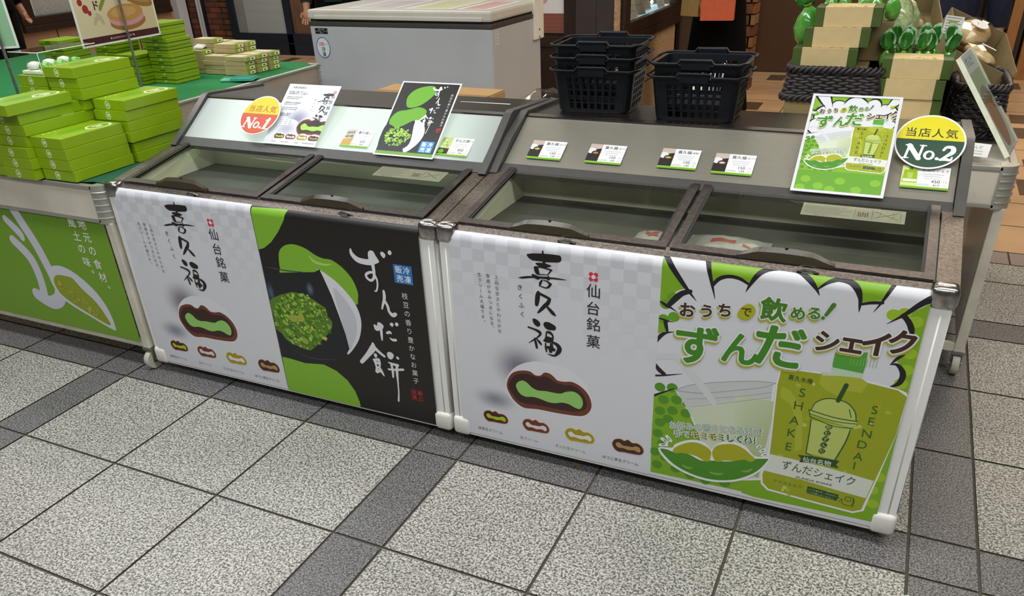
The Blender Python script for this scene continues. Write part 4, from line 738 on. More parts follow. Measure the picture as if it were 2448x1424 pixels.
# shake leaflet, laminated
P = Print(214, 300, 'd3d4d9', 0.5); P.up().at(7, 7, 0.372); shake_art(P, random.Random(9)); P.at()
P.up().rect(7, 236, 200, 57, '5f9a1c').up()
for x, y in ((30, 262), (62, 280), (110, 262), (150, 284), (190, 260), (90, 288), (20, 288)): P.disc(x, y, 12, 10, '7cb024', 16)
P.up().rect(0, 0, 7, 300, 'd3d4d9'); P.rect(207, 0, 7, 300, 'd3d4d9'); P.rect(0, 293, 214, 7, 'd3d4d9'); P.rect(0, 0, 214, 7, 'd3d4d9')
o = hang(P.build('leaflet', M['inkg']), 0.300); y, z = on_hood(RPROF, 0.030, 0.006); lean(o, 2.277, y-0.012, z, 38.5)
tag(o, 'laminated green shake leaflet leaning on the right freezer header', 'leaflet')
# round badges, drawn stroke by stroke
def badge(num, top, low, ink, R, label, x, y, z, ang):
    P = Print(2*R, 2*R, 'e2e3e6', 1.6, clip=False); P.up()
    n = 48; r = R-4
    P.poly([(R+r*math.cos(PI+PI*i/24-0.24*(1-i/12)*0), R-5+0*i+r*math.sin(PI+PI*i/24)) if False else (R+r*math.cos(a), R+r*math.sin(a)) for i in range(1) for a in [math.radians(184-0)+math.radians(172)*k/30 for k in range(31)]], top)
    P.poly([(R+r*math.cos(a), R+r*math.sin(a)) for a in [math.radians(-4)+math.radians(188)*k/30 for k in range(31)]], low); P.up()
    for i, ch in enumerate('当店人気'): P.text(ch, R+(i-1.5)*R*0.38, R-R*0.33, R*0.36, ink, 0.012)
    k = R/100.0; P.at(R-100*k, R-100*k, k); c = 'e8e8e4'
    for a in ([(46, 118, 7), (38, 164, 7)], [(46, 118, 15), (76, 164, 15)], [(84, 116, 7), (76, 164, 7)], [(36, 117, 4), (54, 117, 4)], [(76, 116, 4), (93, 116, 4)], [(29, 164, 4), (47, 164, 4)]): P.stroke(a, c)
    P.disc(104, 150, 16, 17, c); P.up().disc(104, 150, 7.5, 11, low, rot=0.25); P.up().disc(127, 161, 5.5, 5.5, c)
    if num == 1:
        P.stroke([(160, 116, 15), (150, 162, 15)], c); P.stroke([(136, 165, 4), (166, 165, 4)], c); P.stroke([(145, 124, 5), (160, 117, 5)], c)
    else:
        P.stroke([(142, 128, 8), (150, 117, 9), (166, 118, 13), (168, 133, 14), (152, 150, 9), (138, 163, 6)], c); P.stroke([(136, 164, 8), (150, 161, 11), (164, 163, 8), (168, 152, 4)], c)
    P.at()
    o = P.build('round_badge', M['ink'], outline=[(R+R*math.cos(2*PI*i/48), R+R*math.sin(2*PI*i/48)) for i in range(48)])
    hang(o, 2*R/1000); lean(o, x, y, z, ang); tag(o, label, 'badge')
y, z = on_hood(LPROF, 0.048, 0.026); badge(1, 'd8c414', 'c8502a', 'a8541c', 78, 'round yellow and red No.1 badge on the left freezer header', 0.486, y, z, LA+5)
y, z = on_hood(RPROF, 0.132, 0.010); badge(2, 'd4c80e', '17402a', '26301a', 79, 'round yellow and dark green No.2 badge on the right freezer header', 2.490, y-0.004, z, 39)
# price cards
def price_card(title, sub, p1, p2, pic, label, x, prof, s_, ang):
    P = Print(105, 74, 'dddedd', 0.4); P.up()
    if pic == 'zunda':
        P.rect(0, 0, 36, 66, 'b9c488').up(); rnd = random.Random(1)
        for i in range(26): P.disc(rnd.uniform(4, 32), rnd.uniform(6, 40), rnd.uniform(3, 6), rnd.uniform(3, 5), ('b9cc6a', 'd0d89c', '94b040')[i % 3], 8)
        P.rect(0, 44, 36, 22, '1c2410').up(); P.disc(12, 56, 10, 8, '6ca424'); P.disc(27, 52, 7, 6, '2c2c1c')
    elif pic == 'shake':
        P.rect(0, 0, 36, 66, 'c9d68c').up(); P.poly([(5, 14), (33, 14), (36, 56), (2, 56)], '8fac1c'); P.rect(15, 2, 9, 12, '5ca02c'); P.up().rect(4, 44, 31, 9, 'd9dccc'); P.poly([(12, 22), (26, 22), (24, 42), (14, 42)], 'a9c04c')
    elif pic == 'box':
        P.rect(0, 0, 36, 66, 'b9b6a8').up(); P.poly([(0, 44), (36, 34), (36, 66), (0, 66)], 'b8942c')
        for i, (a, b) in enumerate(((10, 14), (24, 12), (10, 30), (25, 28))): P.disc(a, b, 7, 5, '4a2c1c', 12); P.up(); P.disc(a, b, 4, 2, ('b9c46a', 'd0ccc4', 'c9bc3c', 'b08a54')[i], 10)
    else:
        P.rect(0, 0, 36, 66, '26201e').up(); P.poly([(0, 0), (36, 0), (36, 16), (0, 24)], 'b9a89c'); P.disc(8, 26, 13, 11, 'd3d4d6'); P.up().disc(22, 34, 12, 9, '3c2018', 16); P.up().disc(22, 34, 8, 3.6, pic, 14)
    P.up(); P.text(title, 44, 11, 12.5 if len(title) < 6 else 10, '26242a', 0.012, center=False)
    if sub: P.text(sub, 44+len(title)*12.8, 12, 7, '3a383c', 0.006, center=False)
    for j in range(3): P.rect(46+2*j, 24+j*7, 46-5*j, 1.6, 'b0b0b0')
    P.stroke([(36, 34, .8), (42, 26, .8)], 'b0b0b0')
    P.text(p1, 76, 48, 13, '3c3638', 0.006); P.text('円', 96, 49, 8, 'a9a6a6'); P.text(p2, 78, 60, 9.5, '3c3638', 0.006); P.text('円', 96, 60, 6, 'a9a6a6'); P.text('（税抜価格）', 50, 60, 6, 'a9a6a6')
    P.rect(0, 66, 105, 8, '6fa41c').up()
    for i in range(21): P.poly([(i*5, 66), (i*5+2.5, 70), (i*5+5, 66)], '9cc83c'); P.poly([(i*5, 74), (i*5+2.5, 70.5), (i*5+5, 74)], '4f8c18')
    o = hang(P.build('price_card', M['ink']), 0.074); y, z = on_hood(prof, s_, 0.004); lean(o, x, y, z, ang); tag(o, label, 'price card', 'price cards on the freezer headers')
price_card('喜久福', '（6ヶ入）', '650', '602', 'box', 'price card showing 650 yen between the two leaflets on the lit header', 0.905, LPROF, 0.050, LA-3)
price_card('ずんだ餅', '（10ヶ入）', '800', '741', 'zunda', 'price card showing 800 yen right of the small black leaflet', 1.255, LPROF, 0.048, LA-3)
price_card('喜久福', '（ずんだ）', '150', '139', 'c3b83c', 'price card with a yellow filled sweet, leftmost on the steel header', 1.536, RPROF, 0.062, RA)
price_card('喜久福', '（ほうじ茶）', '150', '139', 'b07a48', 'price card with a tan filled sweet, second on the steel header', 1.714, RPROF, 0.064, RA)
price_card('喜久福', '（抹茶）', '150', '139', '9cac3c', 'price card with a green filled sweet, third on the steel header', 1.921, RPROF, 0.068, RA)
price_card('喜久福', '（生クリーム）', '150', '139', 'd0b8b4', 'price card with a white filled sweet, left of the shake leaflet', 2.067, RPROF, 0.064, RA)
price_card('ずんだシェイク', '', '450', '417', 'shake', 'price card with a green pouch showing 450 yen below the No.2 badge', 2.521, RPROF, 0.070, RA)


# ================================================================ left wagon with the lime gift boxes
def wagon(x1, y0, w, d, label, zt=0.672, banner=False, legs=True, topmat='beigeside', cover=None):
    """display wagon: tray top with a metal edge, panels, legs on casters. x1 = right edge, y0 = front edge"""
    R = empty('display_wagon', (x1-w/2, y0, 0), 0, label, 'wagon'); a, b = -w/2, w/2; zb = zt-0.124
    t = MB(); t.box((a+0.02, 0.02, zt-0.03), (b-0.02, d-0.02, zt-0.008)); t.done('tray_top', M['beigeside'], R)
    def side(name, p0, p1):
        s = MB(); s.box(p0, p1); s.done(name, M[topmat], R)
    side('front_board', (a+0.045, 0.004, zb+0.012), (b-0.045, 0.02, zt-0.012)); side('back_board', (a+0.045, d-0.02, zb+0.012), (b-0.045, d-0.004, zt-0.012))
    side('side_board', (a+0.004, 0.045, zb+0.012), (a+0.02, d-0.045, zt-0.012)); side('side_board', (b-0.02, 0.045, zb+0.012), (b-0.004, d-0.045, zt-0.012))
    for (p0, p1) in (((a+0.04, 0.0), (b-0.04, 0.022)), ((a+0.04, d-0.022), (b-0.04, d)), ((a, 0.04), (a+0.022, d-0.04)), ((b-0.022, 0.04), (b, d-0.04))):
        e = MB(); e.box((*p0, zt-0.014), (*p1, zt), 0, 0.003); e.done('top_edge', M['alu'], R)
        e = MB(); e.box((*p0, zb), (*p1, zb+0.014), 0, 0.003); e.done('lower_edge', M['alu'], R)
    for cx, cy, sx, sy in ((a, 0, 1, 1), (b, 0, -1, 1), (a, d, 1, -1), (b, d, -1, -1)):
        c = MB(); n = 6; rr = 0.042
        prof = [(cx+sx*rr, cy)]+[(cx+sx*(rr-rr*math.sin(PI/2*i/n)), cy+sy*(rr-rr*math.cos(PI/2*i/n))) for i in range(n+1)]+[(cx, cy+sy*rr*1.15), (cx+sx*rr*1.15, cy+sy*rr*1.15), (cx+sx*rr*1.15, cy)]
        c.prism(prof, zb-0.002, zt+0.001, ax='z')
        for j in range(5):
            z = zb+0.018+j*0.021
            c.tube([(cx+sx*(rr-(rr+0.001)*math.sin(PI/2*i/n)), cy+sy*(rr-(rr+0.001)*math.cos(PI/2*i/n)), z) for i in range(n+1)], 0.003, 6)
        c.done('ribbed_corner', M['alu'], R, angle=0.6)
        if legs:
            l = MB(); l.box((cx+sx*0.008-(0 if sx > 0 else 0.03), cy+sy*0.008-(0 if sy > 0 else 0.03), 0.085), (cx+sx*0.008+(0.03 if sx > 0 else 0), cy+sy*0.008+(0.03 if sy > 0 else 0), zb), 0, 0.003)
            l.done('leg', M['paintw'], R)
            caster(R, cx+sx*0.023, cy+sy*0.023, 0.036, top=0.088)
    for k, (p0, p1) in enumerate((((a+0.036, 0.012), (b-0.036, 0.030)), ((a+0.036, d-0.03), (b-0.036, d-0.012)))):
        q = MB(); q.box((p0[0], p0[1], 0.085), (p1[0], p1[1], 0.112)); q.done('lower_bar', M['paintw'], R)
    for xs in ((a+0.012, a+0.03), (b-0.03, b-0.012)):
        q = MB(); q.box((xs[0], 0.036, 0.085), (xs[1], d-0.036, zb)); q.done('side_panel', M['white'], R)
    return R
LTX, LTY = 0.2295, 0.068                             # right edge and front of the left wagon
wagon(LTX, LTY, 1.10, 0.72, 'white wagon on casters carrying lime gift boxes, left of the freezers')
# banner hung on its front
P = Print(1010, 440, '6f9c1c', 0.5); P.up(); rnd = random.Random(6)
P.grad([(0, 0), (1010, 0), (1010, 70), (0, 70)], ['5f8c16', '5f8c16', '6f9c1c', '6f9c1c'])
for i in range(260): P.disc(rnd.uniform(300, 1005), rnd.uniform(10, 435), rnd.uniform(.6, 1.6), rnd.uniform(.6, 1.6), '86ac34', 6)
P.up().stroke([(555, -24, 42), (588, 50, 44), (622, 130, 44), (648, 235, 44)], 'c9cbd6'); P.stroke([(520, 330, 52), (585, 352, 54), (640, 330, 54), (662, 290, 50)], 'c9cbd6'); P.stroke([(500, 40, 30), (548, 84, 36), (556, 104, 26)], 'c9cbd6'); P.stroke([(500, 120, 40), (560, 180, 44), (572, 260, 40), (560, 330, 40)], 'c9cbd6'); P.up()
k = lambda pts: [((x-778)*1.25+628, (y-195)*1.12+190) for x, y in pts]
P.blob(k([(778, 240), (800, 205), (850, 195), (905, 215), (960, 262), (990, 320), (996, 388), (975, 392), (900, 362), (830, 332), (790, 300)]), 'cdd0da'); P.up()
P.blob(k([(792, 256), (812, 232), (850, 228), (880, 232), (905, 262), (945, 300), (968, 340), (975, 380), (900, 352), (835, 322), (800, 294)]), '8c9a14').up()
for i in range(70):
    t_ = rnd.random(); x = 805+150*t_; y = 250+100*t_+rnd.uniform(-8, 34); (x, y), = k([(x, min(y, 345+0.2*(x-900)))]); P.disc(x, y, rnd.uniform(3, 9), rnd.uniform(2, 6), ('7c9018', 'a0a82c', '8f8c10', 'b4b850')[i % 4], 9, rnd.uniform(0, 3))
P.up()
P.vtext('地元の食材、', 902, 14, 925, 250, 38, 'dfe4dc', 0.012); P.vtext('風土の味。', 852, 14, 868, 200, 38, 'dfe4dc', 0.012)
o = P.build('wagon_banner', M['ink']); o.location = (LTX-0.045-1.010, LTY+0.0085, 0.545); tag(o, 'lime green banner with white lettering hanging on the front of the left wagon', 'banner')
mb = MB(); N = 30; zt = 0.6745                       # cloth with a rippled front edge
def cloth(name, x0, x1, y0, y1, z, m, label, amp=0.003, over=None, seed=0):
    mb = MB(); nx, ny = 40, 24; rnd = random.Random(seed); ph = rnd.uniform(0, 6)
    for j in range(ny+1):
        for i in range(nx+1):
            u_, v_ = i/nx, j/ny; x = x0+(x1-x0)*u_; y = y0+(y1-y0)*v_; zz = z+0.0015+amp*max(0, math.sin(x*23+ph)*math.sin(y*31+x*7))*0.6
            if over:
                if 'r' in over and u_ > 0.97: zz -= 0.012; x = x1+0.004
                if 'f' in over and j == 0: zz -= 0.010
            if j == 0 and not over: y += 0.010*math.sin(x*41)*math.sin(x*13)
            mb.v.append((x, y, zz))
    for j in range(ny):
        for i in range(nx): k = j*(nx+1)+i; mb.f.append((k, k+1, k+nx+2, k+nx+1)); mb.m.append(0)
    o = mb.done(name, m, smooth=True); tag(o, label, 'tablecloth'); return o
cloth('tablecloth', LTX-1.09, LTX-0.006, LTY+0.028, LTY+0.70, 0.6725, M['clothd'], 'dark green cloth spread under the gift boxes on the left wagon', 0.004, None, 1)

# ---- gift boxes: one mesh with lid seam and prints
def gift_box(seamed=False, small=False):
    w, d, h = (0.148, 0.238, 0.0335); mb = MB()
    if seamed:
        w, d, h = 0.150, 0.160, 0.0335
        mb.box((-w/2, 0, 0), (w/2, d, h*0.44), 0, 0.0012); mb.box((-w/2+0.001, 0.001, h*0.42), (w/2-0.001, d-0.001, h*0.58), 3); mb.box((-w/2, 0, h*0.54), (w/2, d, h), 0, 0.0012)
        for k in range(7): mb.box((-0.022+k*0.0055, -0.0006, h*0.70), (-0.0185+k*0.0055, 0.0005, h*0.86), 3)
        mb.tube([(0.006*math.cos(2*PI*k/14), -0.0004, h*0.25+0.004*math.sin(2*PI*k/14)) for k in range(14)], 0.0007, 4, 2, True)
    else:
        mb.box((-w/2, 0, 0), (w/2, d, h), 0, 0.0012)
        def ring(cx, cz, rx, rz, r, flat):
            pts = [(cx+rx*math.cos(2*PI*k/22), (-0.0003 if not flat else cz+rz*math.sin(2*PI*k/22)), (cz+rz*math.sin(2*PI*k/22)) if not flat else h+0.0002) for k in range(22)]
            n = len(mb.v); R2 = r
            for s_ in (1, 1-R2):
                for p in pts: mb.v.append((cx+(p[0]-cx)*s_, p[1] if not flat else cz+(p[1]-cz)*s_, (cz+(p[2]-cz)*s_) if not flat else p[2]))
            for k in range(22): j = (k+1) % 22; mb.f.append((n+k, n+j, n+22+j, n+22+k)); mb.m.append(2)
        ring(-0.008, h*0.5, 0.0110, 0.0130, 0.20, False)
        for dx in (-0.004, 0.002): mb.box((-0.008+dx, -0.0005, h*0.36), (-0.005+dx, 0.0003, h*0.64), 2)
        mb.box((-0.0135, -0.0005, h*0.55), (-0.0025, 0.0003, h*0.61), 2)
        ring(0.034, 0.178, 0.032, 0.048, 0.17, True)
        mb.box((0.022, 0.160, h), (0.030, 0.196, h+0.0003), 2); mb.box((0.038, 0.165, h), (0.044, 0.190, h+0.0003), 2)
        for cx, cy, rx, ry in ((0.012, 0.092, 0.016, 0.050), (-0.012, 0.108, 0.013, 0.046)):
            mb.poly([(cx+rx*math.cos(2*PI*k/18)+0.1*ry*math.sin(2*PI*k/18), cy+ry*math.sin(2*PI*k/18), h+0.00025) for k in range(18)], 1)
        for k in range(6): mb.box((-0.052+0.004*(k % 2), 0.03+k*0.011, h), (-0.046, 0.036+k*0.011, h+0.0003), 2)
    return mb.done('gift_box', [M['gbox'], M['gboxd'], M['print_w'], M['seam']])
BOX = gift_box(); SBOX = gift_box(True); _used = {'gift_box': False, 's': False}
ORD = ['lowest', 'second', 'third', 'fourth', 'fifth', 'sixth', 'seventh', 'eighth', 'ninth', 'tenth']
def put_box(x, y, z, rz, label, group, seamed=False):
    src = SBOX if seamed else BOX; key = 's' if seamed else 'gift_box'
    if not _used[key]: o = src; _used[key] = True
    else: o = src.copy(); COL.objects.link(o)
    o.location = (x, y, z); o.rotation_euler = (0, 0, rz); tag(o, label, 'box', group); return o
BH = 0.0342
def stack(x, y, n, where, group, zb, first=0, dx=None, seed=0, seamed=False, rz0=0.0, h=BH):
    rnd = random.Random(seed)
    for k in range(n):
        ox, oy, r = rnd.uniform(-.004, .004), rnd.uniform(-.004, .004), rnd.uniform(-.012, .012)
        if dx and k in dx: ox += dx[k][0]; oy += dx[k][1]
        pos = 'topmost' if k == n-1 else ORD[k]
        put_box(x+ox, y+oy, zb+k*h+0.0001*k, rz0+r, '%s box %s' % (pos+(' lime gift' if not seamed else ' flat lime'), where), group, seamed)
ZL = 0.6765; GF = 'lime gift boxes on the left wagon'
X = lambda u_: u_*T
stack(X(0.100), X(0.18), 4, 'of the nearest stack at the wagon corner beside the left freezer', GF, ZL, dx={0: (0.012, 0.0), 1: (0.006, 0.002)}, seed=1)
stack(X(0.135), X(0.81), 6, 'of the stack right behind the nearest stack', GF, ZL, dx={2: (0.004, -.004)}, seed=2)
stack(X(-0.265), X(0.12), 7, 'of the front stack left of the nearest stack', GF, ZL, dx={3: (-.004, .01), 4: (-.004, .016), 5: (-.012, .016), 6: (-.006, -.02)}, seed=3)
stack(X(-0.265), X(0.745), 9, 'of the tallest stack in the wagon\'s second row', GF, ZL, seed=4, dx={6: (.012, 0), 7: (.006, 0)})
stack(X(-0.66), X(0.14), 2, 'of the low front stack at the photo\'s left edge', GF, ZL, seed=5)
stack(X(-0.665), X(0.76), 8, 'of the stack under the clear display case', GF, ZL, seed=6)
# clear case with a sample inside, on the left stack
R = empty('display_case', (X(-0.665), X(0.76), ZL+8*BH+0.001), 0, 'clear acrylic case over sample sweets at the far left', 'display case')
c = MB(); w_, d_, h_ = 0.075, 0.235, 0.075
c.poly([(-w_, 0, 0), (w_, 0, 0), (w_, 0, h_), (-w_, 0, h_)]); c.poly([(w_, 0, 0), (w_, d_, 0), (w_, d_, h_), (w_, 0, h_)]); c.poly([(-w_, d_, 0), (-w_, 0, 0), (-w_, 0, h_), (-w_, d_, h_)]); c.poly([(w_, d_, 0), (-w_, d_, 0), (-w_, d_, h_), (w_, d_, h_)]); c.poly([(-w_, 0, h_), (w_, 0, h_), (w_, d_, h_), (-w_, d_, h_)])
c.done('cover', M['acrylic'], R, fix=False)
for k, (p, q) in enumerate((((w_, 0, h_), (w_, d_, h_)), ((w_, 0, 0), (w_, 0, h_)), ((-w_, 0, h_), (w_, 0, h_)))):
    e = MB(); e.tube([p, q], 0.0012, 6); e.done('edge', M['print_w'], R)
s_ = MB(); s_.box((-0.062, 0.02, 0.0), (0.062, 0.21, 0.012), 0, 0.003); tray = s_.done('sample_tray', M['print_w'], R)
rnd = random.Random(3)
for k in range(6):
    s_ = MB(); s_.lathe([(0.012, 0), (0.022, 0.004), (0.024, 0.012), (0.018, 0.022), (0.006, 0.026)], (-0.03+0.06*(k % 2), 0.05+0.06*(k//2), 0.012), 14); s_.done('sample_sweet', M['bagfilm'] if k % 2 else M['wplastic'], tray, smooth=True)

# ================================================================ second wagon behind, cloth, thin boxes
BTZ = 0.700
wagon(X(-1.16), X(2.00), 2.3, 1.37, 'grey edged wagon with bright green felt behind the left wagon', BTZ-0.002, topmat='bandgrey')
o = cloth('tablecloth', X(-1.16)-2.28, X(-1.16)+0.002, X(2.00)-0.002, X(2.00)+1.36, BTZ-0.001, M['cloth'], 'bright green felt cloth under the flat boxes behind the left freezer', 0.002, 'rf', 2)
GB = 'flat lime boxes on the green felt'; ZB = BTZ+0.003
stack(X(-2.215), X(3.62), 8, 'of the tall stack standing by the open felt', GB, ZB, seed=7, seamed=True, dx={4: (-.012, .0), 5: (-.004, -.004), 6: (-.03, -.004), 7: (-.05, .02)})
stack(X(-2.60), X(3.46), 4, 'of the stack just left of the tall flat stack', GB, ZB, seed=8, seamed=True, dx={2: (-.012, 0.004), 3: (-.02, .004)})
stack(X(-3.72), X(3.30), 6, 'of the back stack under the cream sign, left side', GB, ZB, seed=9, seamed=True, dx={5: (.0, -.01)})
stack(X(-3.45), X(3.86), 7, 'of the back stack under the cream sign, middle', GB, ZB, seed=10, seamed=True)
stack(X(-2.95), X(4.2), 6, 'of the back stack under the cream sign, right side', GB, ZB, seed=12, seamed=True)
# ---- kraft boxes with a green end label
def kraft_box():
    w, d, h = 0.140, 0.074, 0.0215; mb = MB()
    mb.box((-w, 0, 0), (0, d, h), 0, 0.0015); mb.box((-w+0.004, 0.003, h-0.0004), (-0.004, d-0.003, h+0.0004), 1)
    mb.box((-0.0008, 0.002, 0.002), (0.0006, d-0.002, h-0.002), 2); mb.box((0.0, 0.028, 0.005), (0.001, d-0.008, h-0.004), 3); mb.box((0.0, 0.036, 0.008), (0.0013, 0.055, h-0.008), 4)
    mb.box((-0.03, 0.006, h), (-0.002, d-0.006, h+0.0007), 2)
    return mb.done('kraft_box', [M['tan'], M['tanlid'], M['gbox'], M['print_w'], M['seam']])
KB = kraft_box(); kused = False
def put_kraft(x, y, z, rz, label):
    global kused
    if not kused: o = KB; kused = True
    else: o = KB.copy(); COL.objects.link(o)
    o.location = (x, y, z); o.rotation_euler = (0, 0, rz); tag(o, label, 'box', 'kraft sweet boxes on the green felt')
KH = 0.0226; rnd = random.Random(11)
RN = ['nearest', 'middle', 'farthest']; CN = ['right column by the open felt', 'middle column', 'left column by the lime stack']
cnt = [[4, 4, 4], [4, 6, 6], [5, 7, 6]]
for c_ in range(3):
    for r_ in range(3):
        for k in range(cnt[c_][r_]):
            n = cnt[c_][r_]
            put_kraft(X(-1.50+0.015*r_)-c_*0.143+rnd.uniform(-.003, .003)+(0.012 if k == 3 else 0), X(4.30+0.222*r_)+c_*0.004+rnd.uniform(-.002, .002), ZB+k*KH, rnd.uniform(-.03, .03)+0.05,
                      '%s kraft box of the %s stack, %s' % ('topmost' if k == n-1 else ORD[k], RN[r_], CN[c_]))
mb = MB(); mb.box((0, 0, 0), (0.055, 0.08, 0.004)); mb.box((0.004, 0.01, 0.004), (0.05, 0.07, 0.007)); o = mb.done('price_slip', M['paper'], loc=(X(-2.42), X(4.36), ZB+5*KH+0.006), rot=(0.1, 0.05, 0.4)); tag(o, 'white paper slip lying on top of the kraft boxes', 'paper')
# ---- coin tray
R = empty('coin_tray', (X(-1.40), X(4.05), BTZ+0.0035), 0.42, 'small teal coin tray lying on the green felt', 'coin tray')
mb = MB(); mb.prism([(-0.088, 0.006), (-0.080, 0.0), (0.080, 0.0), (0.088, 0.006), (0.086, 0.009), (0.078, 0.005), (-0.078, 0.005), (-0.086, 0.009)], -0.055, 0.055, ax='y'); mb.done('tray', M['teal'], R)
mb = MB(); mb.box((-0.04, -0.045, 0.005), (0.07, 0.045, 0.011), 0, 0.002)
for i in range(9):
    for j in range(7): mb.lathe([(0.003, 0), (0.002, 0.004)], (-0.032+i*0.012, -0.036+j*0.012, 0.011), 6)
mb.done('rubber_mat', M['teal'], R)
# ---- signs on poles
def sign(x, y, z0, w, h, rz, draw, label, px, pz, bgc):
    R = empty('sign_stand', (x, y, 0), rz, label, 'sign')
    P = Print(w*1000, h*1000, bgc, 3, clip=True); P.up(); draw(P); b_ = P.build('sign_board', M['ink'], R); b_.location = (-w/2, -0.004, z0+h)
    f = MB()
    f.box((-w/2-0.008, -0.004, z0-0.008), (w/2+0.008, 0.0, z0)); f.box((-w/2-0.008, -0.004, z0+h), (w/2+0.008, 0.0, z0+h+0.008)); f.box((-w/2-0.008, -0.0045, z0), (-w/2, 0.0, z0+h)); f.box((w/2, -0.0045, z0), (w/2+0.008, 0.0, z0+h)); f.done('white_rim', M['paper'], R)
    q = MB(); q.tube([(px, -0.016, pz), (px, -0.016, z0+h*0.9)], 0.006, 10); q.done('pole', M['zinc'], R)
    q = MB(); q.box((px-0.012, -0.026, z0+h*0.40), (px+0.012, -0.004, z0+h*0.40+0.035)); q.done('clip', M['acrylic'], R)
    q = MB(); q.lathe([(0.05, 0), (0.05, 0.004), (0.012, 0.008)], (px, -0.016, pz), 18); q.done('base', M['zinc'], R)
    return R
def d1(P):
    P.grad([(0, 0), (440, 0), (440, 420), (0, 420)], ['dcd2b4', 'd2c6a2', 'c6b88e', 'cfc4a0']); P.up()
    P.rect(0, 392, 440, 28, '42141c').up(); P.text('◆ BAUMOU NO DESSERT ◆', 220, 406, 11, 'c9b9a0')
    for x, y, r in ((28, 215, 14), (38, 250, 13), (58, 278, 16), (20, 190, 10), (215, 190, 10), (75, 295, 10)): P.disc(x, y, r, r*1.1, '9c2a30', 14)
    for i in range(9): P.disc(205-8*i, 205+9*i, 9, 18, '7c8a34', 12, 0.6)
    for i in range(7): P.disc(16+3*i, 170-16*i, 8, 16, '6c7a2c', 12, -0.3)
    P.vtext('苺サンド', 100, 110, 118, 268, 42, '4a1c20', 0.03); P.vtext('仙台銘菓', 155, 130, 158, 220, 15, '5a3c34'); P.vtext('いちごあん', 62, 150, 66, 220, 10, '5a3c34')
    for a in ((110, 320, 0), (130, 330, 1.2), (95, 330, 2.2), (120, 312, .7)): P.disc(a[0], a[1], 20, 9, 'b9ad8c', 14, a[2])
    P.up()
    def sand(x, y, rx, ry, rot, fill):
        P.disc(x+6, y+ry*1.0, rx, ry, '9a6a34', 28, rot); P.up().disc(x+3, y+ry*0.55, rx*0.98, ry*0.95, fill, 28, rot); P.up().disc(x, y, rx, ry, 'b98a4c', 28, rot); P.disc(x-8, y-5, rx*0.7, ry*0.6, 'c69a5c', 24, rot); P.up()
    sand(345, 215, 100, 36, 0.36, '9a8a4c'); sand(268, 312, 104, 36, -0.02, 'c890a0')
SRZ = 1.70
sign(X(-2.02), X(2.97), 0.942, 0.44, 0.42, SRZ-PI/2+PI/2-0.10, d1, 'cream sign with stuffed cookies on a pole above the lime boxes', 0.02, BTZ+0.004, 'd2c6a2')
def d2(P):
    P.grad([(0, 0), (300, 0), (300, 420), (0, 420)], ['7fae84', '8fbc92', '8fbc92', '7fae84']); P.up()
    P.vtext('手づくりのおいしさ', 180, 60, 190, 370, 36, 'dfeadf', 0.004); P.vtext('ずんだ餅', 250, 60, 262, 300, 30, 'dfeadf', 0.004); P.vtext('風味豊かな香り', 120, 60, 128, 370, 30, 'dfeadf')
sign(X(-2.25), X(1.40), 0.99, 0.30, 0.42, 0.62, d2, 'pale green sign with white lettering at the far left edge', 0.10, 0.673, '8fbc92')


